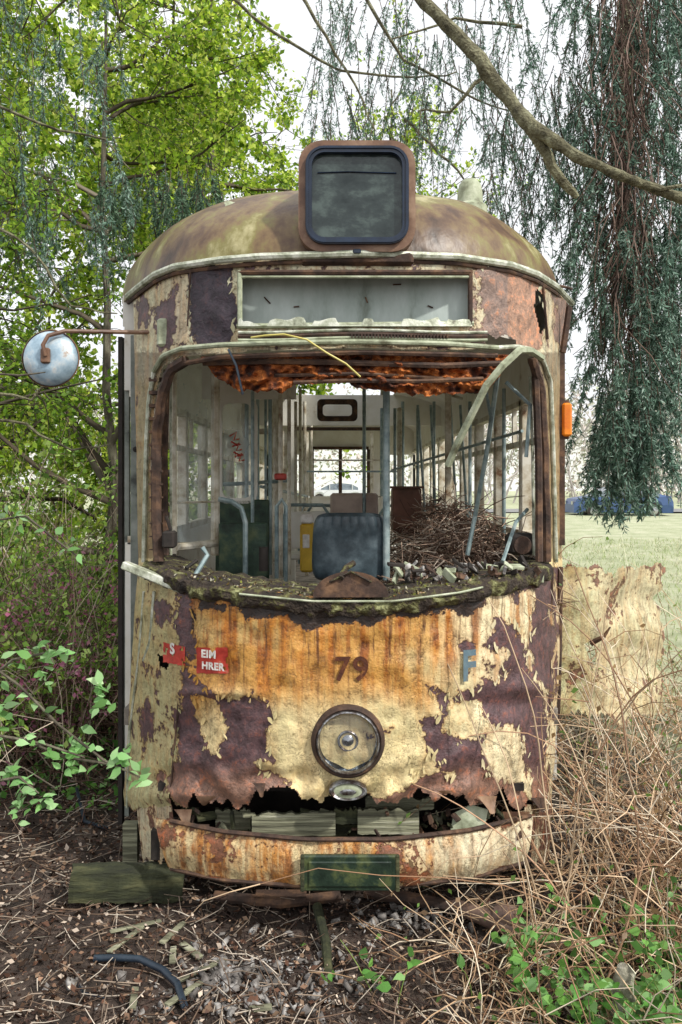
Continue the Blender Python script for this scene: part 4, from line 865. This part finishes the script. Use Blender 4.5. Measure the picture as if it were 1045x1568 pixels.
w1=wob(L1,3,3); r1=np.interp(np.linspace(0,13,len(w1)),range(14),[.035,.045,.05,.05,.06,.045,.055,.045,.035,.032,.03,.04,.07,.1])*(1+R.uniform(-.12,.12,len(w1)))
b.tube([E(*p) for p in w1],list(r1),9)
b.tube([E(*p) for p in wob([(812,195,1.6),(830,222,1.6),(845,255,1.6),(868,285,1.6),(885,302,1.6)],2,2)],[.05,.046,.042,.040,.038,.036,.034,.03,.018],8)
b.tube([E(*p) for p in [(985,283,1.3),(1010,290,1.3),(1045,284,1.3)]],[.02,.015,.012],6)
b.tube([E(*p) for p in [(975,-120,2.8),(962,50,2.7),(950,200,2.7),(955,330,2.7),(945,450,2.7)]],[.11,.10,.085,.06,.02],10)
for q in [[(450,-20,2.5),(500,60,2.5),(545,130,2.5),(575,200,2.5)],[(330,-20,3),(420,50,3),(520,110,3),(640,120,3),(700,110,3)],[(560,0,2.8),(620,90,2.8),(700,140,2.8),(780,170,2.8)],[(620,180,3),(660,220,3),(700,260,3),(730,300,3)],[(750,110,2),(690,170,2.1),(640,170,2.2)],[(800,40,2.6),(700,30,2.6),(600,60,2.6)],[(-30,330,2.6),(50,380,2.6),(110,470,2.6),(180,480,2.6)],[(-30,150,3),(60,190,3),(160,215,3),(200,260,3)],[(-30,640,2.0),(40,650,2.0),(110,690,2.0),(170,680,2.0)],[(-30,600,1.8),(50,610,1.8),(100,560,1.8)]]:
    qq=wob(q,5,3); b.tube([E(*p) for p in qq],list(np.linspace(.016,.006,len(qq))),6)
b.build('trunk_and_limbs',[MBARK],con,True)
def strands(n,pxr,pyr,yr,Lr,nl,pal,ls=.035,tipmax=None,par=con,name='drooping_foliage',jit=.10):
    px=R.uniform(*pxr,n);py=R.uniform(*pyr,n);y=R.uniform(*yr,n);L=R.uniform(*Lr,n)
    if tipmax is not None:
        tip=py+L*FP/(D+y); ex=np.maximum(tip-np.interp(px,[t[0] for t in tipmax],[t[1] for t in tipmax]),0); py=py-ex
    P=np.array([tuple(E(a,b_,c)) for a,b_,c in zip(px,py,y)])
    d=np.c_[R.normal(0,.25,(n,2)),-np.ones(n)]; p=curvy(P,d,L,6,.6,jit); stalkmesh('hanging_twigs',p,.005,.002,[(.08,.06,.045),(.13,.1,.08)],DRY,par)
    ns_=int(L.sum()*14); Q,dd=sample(p,ns_,.05); sp=curvy(Q,dd*.8+.55*R.standard_normal((ns_,3))*np.array([1,1,.3]),R.uniform(.05,.16,ns_),2,.8,.2)
    m_=int(nl*L.sum()); Q1,d1=sample(sp,int(m_*.7)); Q2,d2=sample(p,m_-int(m_*.7),.03)
    Q=np.concatenate([Q1,Q2]); dd=np.concatenate([d1,d2])
    V,C=leaves(Q,ls,pal,.22,dd+np.array([0,0,-.3]),1.0,.3); leafmesh(name,V,C,NEEDLE,par)
CP=[(.11,.21,.15),(.18,.30,.23),(.06,.12,.08),(.27,.38,.31)]
TM=[(870,420),(900,560),(920,700),(950,800),(985,790),(1010,720),(1050,660)]
strands(220,(872,1075),(-160,520),(1.9,3.6),(.6,1.7),300,CP,.045,tipmax=TM)
strands(75,(925,1070),(300,650),(1.6,2.6),(.6,1.2),340,CP,.045,tipmax=TM)
strands(46,(925,1010),(600,720),(1.8,2.4),(.5,.9),380,CP,.045,tipmax=TM)
strands(180,(480,900),(-60,190),(2.2,4.5),(.3,1.0),180,CP,.038)
strands(120,(740,900),(110,330),(1.9,2.8),(.2,.7),160,CP,.035,jit=.25)
strands(50,(-30,180),(-80,330),(2.2,4),(.4,1.4),240,CP,.042)
strands(55,(160,340),(255,300),(3,4),(.2,.6),380,[(.06,.13,.07),(.11,.19,.11)],.045)
strands(55,(20,330),(230,420),(3,5),(.2,.7),220,[(.06,.13,.07),(.14,.22,.14)],.045)
n=480;P=np.array([tuple(E(a,b_,c)) for a,b_,c in zip(R.normal(960,24,n),R.uniform(-60,480,n),R.uniform(1.8,2.5,n))]); stalkmesh('dead_twigs',curvy(P,np.c_[R.normal(0,.3,(n,2)),-np.ones(n)],R.uniform(.3,.8,n),5,.4,.3),.006,.003,[(.15,.105,.085),(.22,.16,.135),(.075,.052,.043)],DRY,con)
# ================================================================ distance
b=MB(); V=[];nx=60
for j in range(8):
    for i in range(nx):
        x=-250+500*i/(nx-1); t=j/7; V.append((x,150+120*t,.5+(26+7*noise.noise((x*.02,0,0)))*math.sin(t*1.5)))
b.add(V,[(j*nx+i,j*nx+i+1,(j+1)*nx+i+1,(j+1)*nx+i) for j in range(7) for i in range(nx-1)])
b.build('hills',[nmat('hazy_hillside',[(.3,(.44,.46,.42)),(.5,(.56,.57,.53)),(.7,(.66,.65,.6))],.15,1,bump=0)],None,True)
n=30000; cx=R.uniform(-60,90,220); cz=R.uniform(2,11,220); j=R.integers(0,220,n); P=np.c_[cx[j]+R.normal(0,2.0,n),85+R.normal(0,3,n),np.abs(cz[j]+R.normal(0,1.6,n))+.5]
V,C=leaves(P,.55,[(.48,.49,.40),(.58,.56,.5),(.38,.42,.3),(.6,.52,.49)],.5,var=.12); leafmesh('distant_tree_line',V,C,DRY)  # washed-out leaf colours have the distance haze painted in
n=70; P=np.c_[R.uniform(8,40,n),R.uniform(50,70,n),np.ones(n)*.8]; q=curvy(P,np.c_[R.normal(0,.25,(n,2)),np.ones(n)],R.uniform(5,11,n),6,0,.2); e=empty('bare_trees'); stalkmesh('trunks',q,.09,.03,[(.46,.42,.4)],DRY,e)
P,dd=sample(q,1500,.2); q=curvy(P,dd+R.standard_normal((1500,3))*.7,R.uniform(1,2.6,1500),4,0,.4); stalkmesh('branches',q,.028,.012,[(.52,.48,.45),(.45,.42,.39)],DRY,e)  # trunks and branches paled too, haze put into their colour
V=[];xsr=np.linspace(-60,90,60)
for yy in(36.5,41.5):
    for x_ in xsr: V.append((x_,yy,gz(x_,yy)+.06))
b=MB(); b.add(V,[(i,i+1,60+i+1,60+i) for i in range(59)]); b.build('road',[nmat('asphalt',[(.3,(.18,.18,.18)),(.7,(.28,.28,.27))],2,.9,bump=.1)])
def car(name,x0,y0,z0,paint,flip=1):
    e=empty(name,(x0,y0,z0)); b=MB()
    prof=[(-2.25,.62),(-2.1,.86),(-1.35,.98),(-.55,1.38),(.3,1.46),(1.1,1.38),(1.75,1.05),(2.15,.98),(2.25,.7)]
    ws=[.78,.86,.86,.66,.64,.64,.74,.82,.78]
    xsn=sorted(set([p[0] for p in prof]+[round(s*1.35+.36*math.cos(a),3) for s in(-1,1) for a in np.linspace(math.pi,0,9)])); V=[]
    for x_ in xsn:
        zt=np.interp(x_,[p[0] for p in prof],[p[1] for p in prof]); w=np.interp(x_,[p[0] for p in prof],ws)
        zl=.22
        for cxx in(-1.35,1.35):
            if abs(x_-cxx)<.36: zl=max(zl,.33+math.sqrt(.36**2-(x_-cxx)**2))
        zm=min(zt,.95); V+=[(x_*flip,-.82,zl),(x_*flip,-.88,(zl+zm)/2),(x_*flip,-.85,zm),(x_*flip,-w,max(zt,zm)),(x_*flip,w,max(zt,zm)),(x_*flip,.85,zm),(x_*flip,.88,(zl+zm)/2),(x_*flip,.82,zl)]
    m_=len(xsn)
    for i in range(m_-1):
        for k in range(7):
            xm=(xsn[i]+xsn[i+1])/2; gl=(k in(2,4) and -1.2<xm<1.6) or (k==3 and (-1.35<xm<-.55 or 1.1<xm<1.75))
            b.add([V[i*8+k],V[i*8+k+1],V[(i+1)*8+k+1],V[(i+1)*8+k]],[(0,1,2,3)],1 if gl else 0)
    b.add(V[:8],[tuple(range(8))],0); b.add(V[-8:],[tuple(range(8))],0)
    for cxx in(-1.35,1.35):
        for s in(-1,1):
            c=(cxx*flip,s*.78,.33); b.lathe(c,[(0,-.11),(.2,-.12),(.22,-.12),(.32,-.1),(.33,0),(.32,.1),(.22,.12),(0,.11)],2,24,'Y'); b.lathe(c,[(0,-.135),(.19,-.125)],3,12,'Y')
    for xx in(.15,-.55,1.15): b.box((xx*flip-.03,-.87,.93),(xx*flip+.03,-.70,1.40),0)
    b.box((-2.27*flip,-.7,.6),(-2.2*flip,-.45,.75),3); b.box((-2.27*flip,.45,.6),(-2.2*flip,.7,.75),3)
    b.build('body',[paint,nmat('car_glass',[(.3,(.08,.1,.12)),(.7,(.18,.22,.25))],3,.1,bump=0),BLACK,CHROME],e); return e
BLUE=nmat('blue_car_paint',[(.3,(.035,.075,.18)),(.7,(.06,.11,.26))],2,.35,bump=0); SILV=nmat('silver_car_paint',[(.3,(.5,.52,.55)),(.7,(.6,.62,.65))],2,.3,bump=0)
c=E(946,792,34.6); car('parked_car',c.x,34.6,c.z,BLUE)
car('parked_car',-.3,60,gz(0,60),SILV)
n=26000; x=R.uniform(1.6,16,n); y=R.uniform(1.5,22,n); z=gzv(x,y)
V,C=leaves(np.c_[x,y,z],.12,[(.38,.45,.2),(.5,.53,.32),(.62,.58,.42),(.28,.36,.15)],.12,np.array([0,0,1.]),.8); leafmesh('field_grass',V,C,LEAF)
n=1500; x=R.uniform(-4,-1.5,n); y=R.uniform(1.5,5,n); V,C=leaves(np.c_[x,y,gzv(x,y)+.05],.07,LG,.7); leafmesh('ground_ivy',V,C,LEAF)
# ================================================================ light, world, camera
sd_=Vector((.62,-.52,.78)).normalized(); el=math.asin(sd_.z); rot=math.atan2(sd_.x,sd_.y)
w=bpy.data.worlds.new('World'); scene.world=w; w.use_nodes=True; nt=w.node_tree; nt.nodes.clear()
sky=nt.nodes.new('ShaderNodeTexSky'); sky.sky_type='NISHITA'; sky.sun_disc=False; sky.sun_elevation=el; sky.sun_rotation=rot; sky.air_density=1.0; sky.dust_density=4.0; sky.ozone_density=.6
tcw=nd(nt,'ShaderNodeTexCoord').outputs['Generated']
cl=nd(nt,'ShaderNodeTexNoise',{'Vector':tcw,'Scale':2.2,'Detail':6,'Roughness':.55}).outputs['Fac']
cc_=ramp(nt,cl,[(.3,(7.2,7.35,7.6)),(.7,(8.8,8.8,8.8))])
mixw=nd(nt,'ShaderNodeMixRGB',{0:.88,1:sky.outputs[0],2:cc_}).outputs[0]
bg=nd(nt,'ShaderNodeBackground',{0:mixw,1:.15}); ow=nt.nodes.new('ShaderNodeOutputWorld'); nt.links.new(bg.outputs[0],ow.inputs[0])
l=bpy.data.lights.new('sun','SUN'); l.energy=3.5; l.angle=math.radians(2.5); l.color=(1,.96,.88); lo=bpy.data.objects.new('sun',l); scene.collection.objects.link(lo); lo.rotation_euler=sd_.to_track_quat('Z','Y').to_euler()
cam=bpy.data.cameras.new('camera'); co=bpy.data.objects.new('camera',cam); scene.collection.objects.link(co); co.location=(0,-D,H); co.rotation_euler=(math.radians(90),0,0)
cam.sensor_fit='VERTICAL'; cam.sensor_height=36; cam.sensor_width=24; cam.lens=FP/1568*36; cam.shift_y=-44/1568; cam.clip_end=2000; cam.clip_start=.05
scene.camera=co
scene.view_settings.view_transform='Standard'; scene.view_settings.look='None'; scene.view_settings.exposure=0
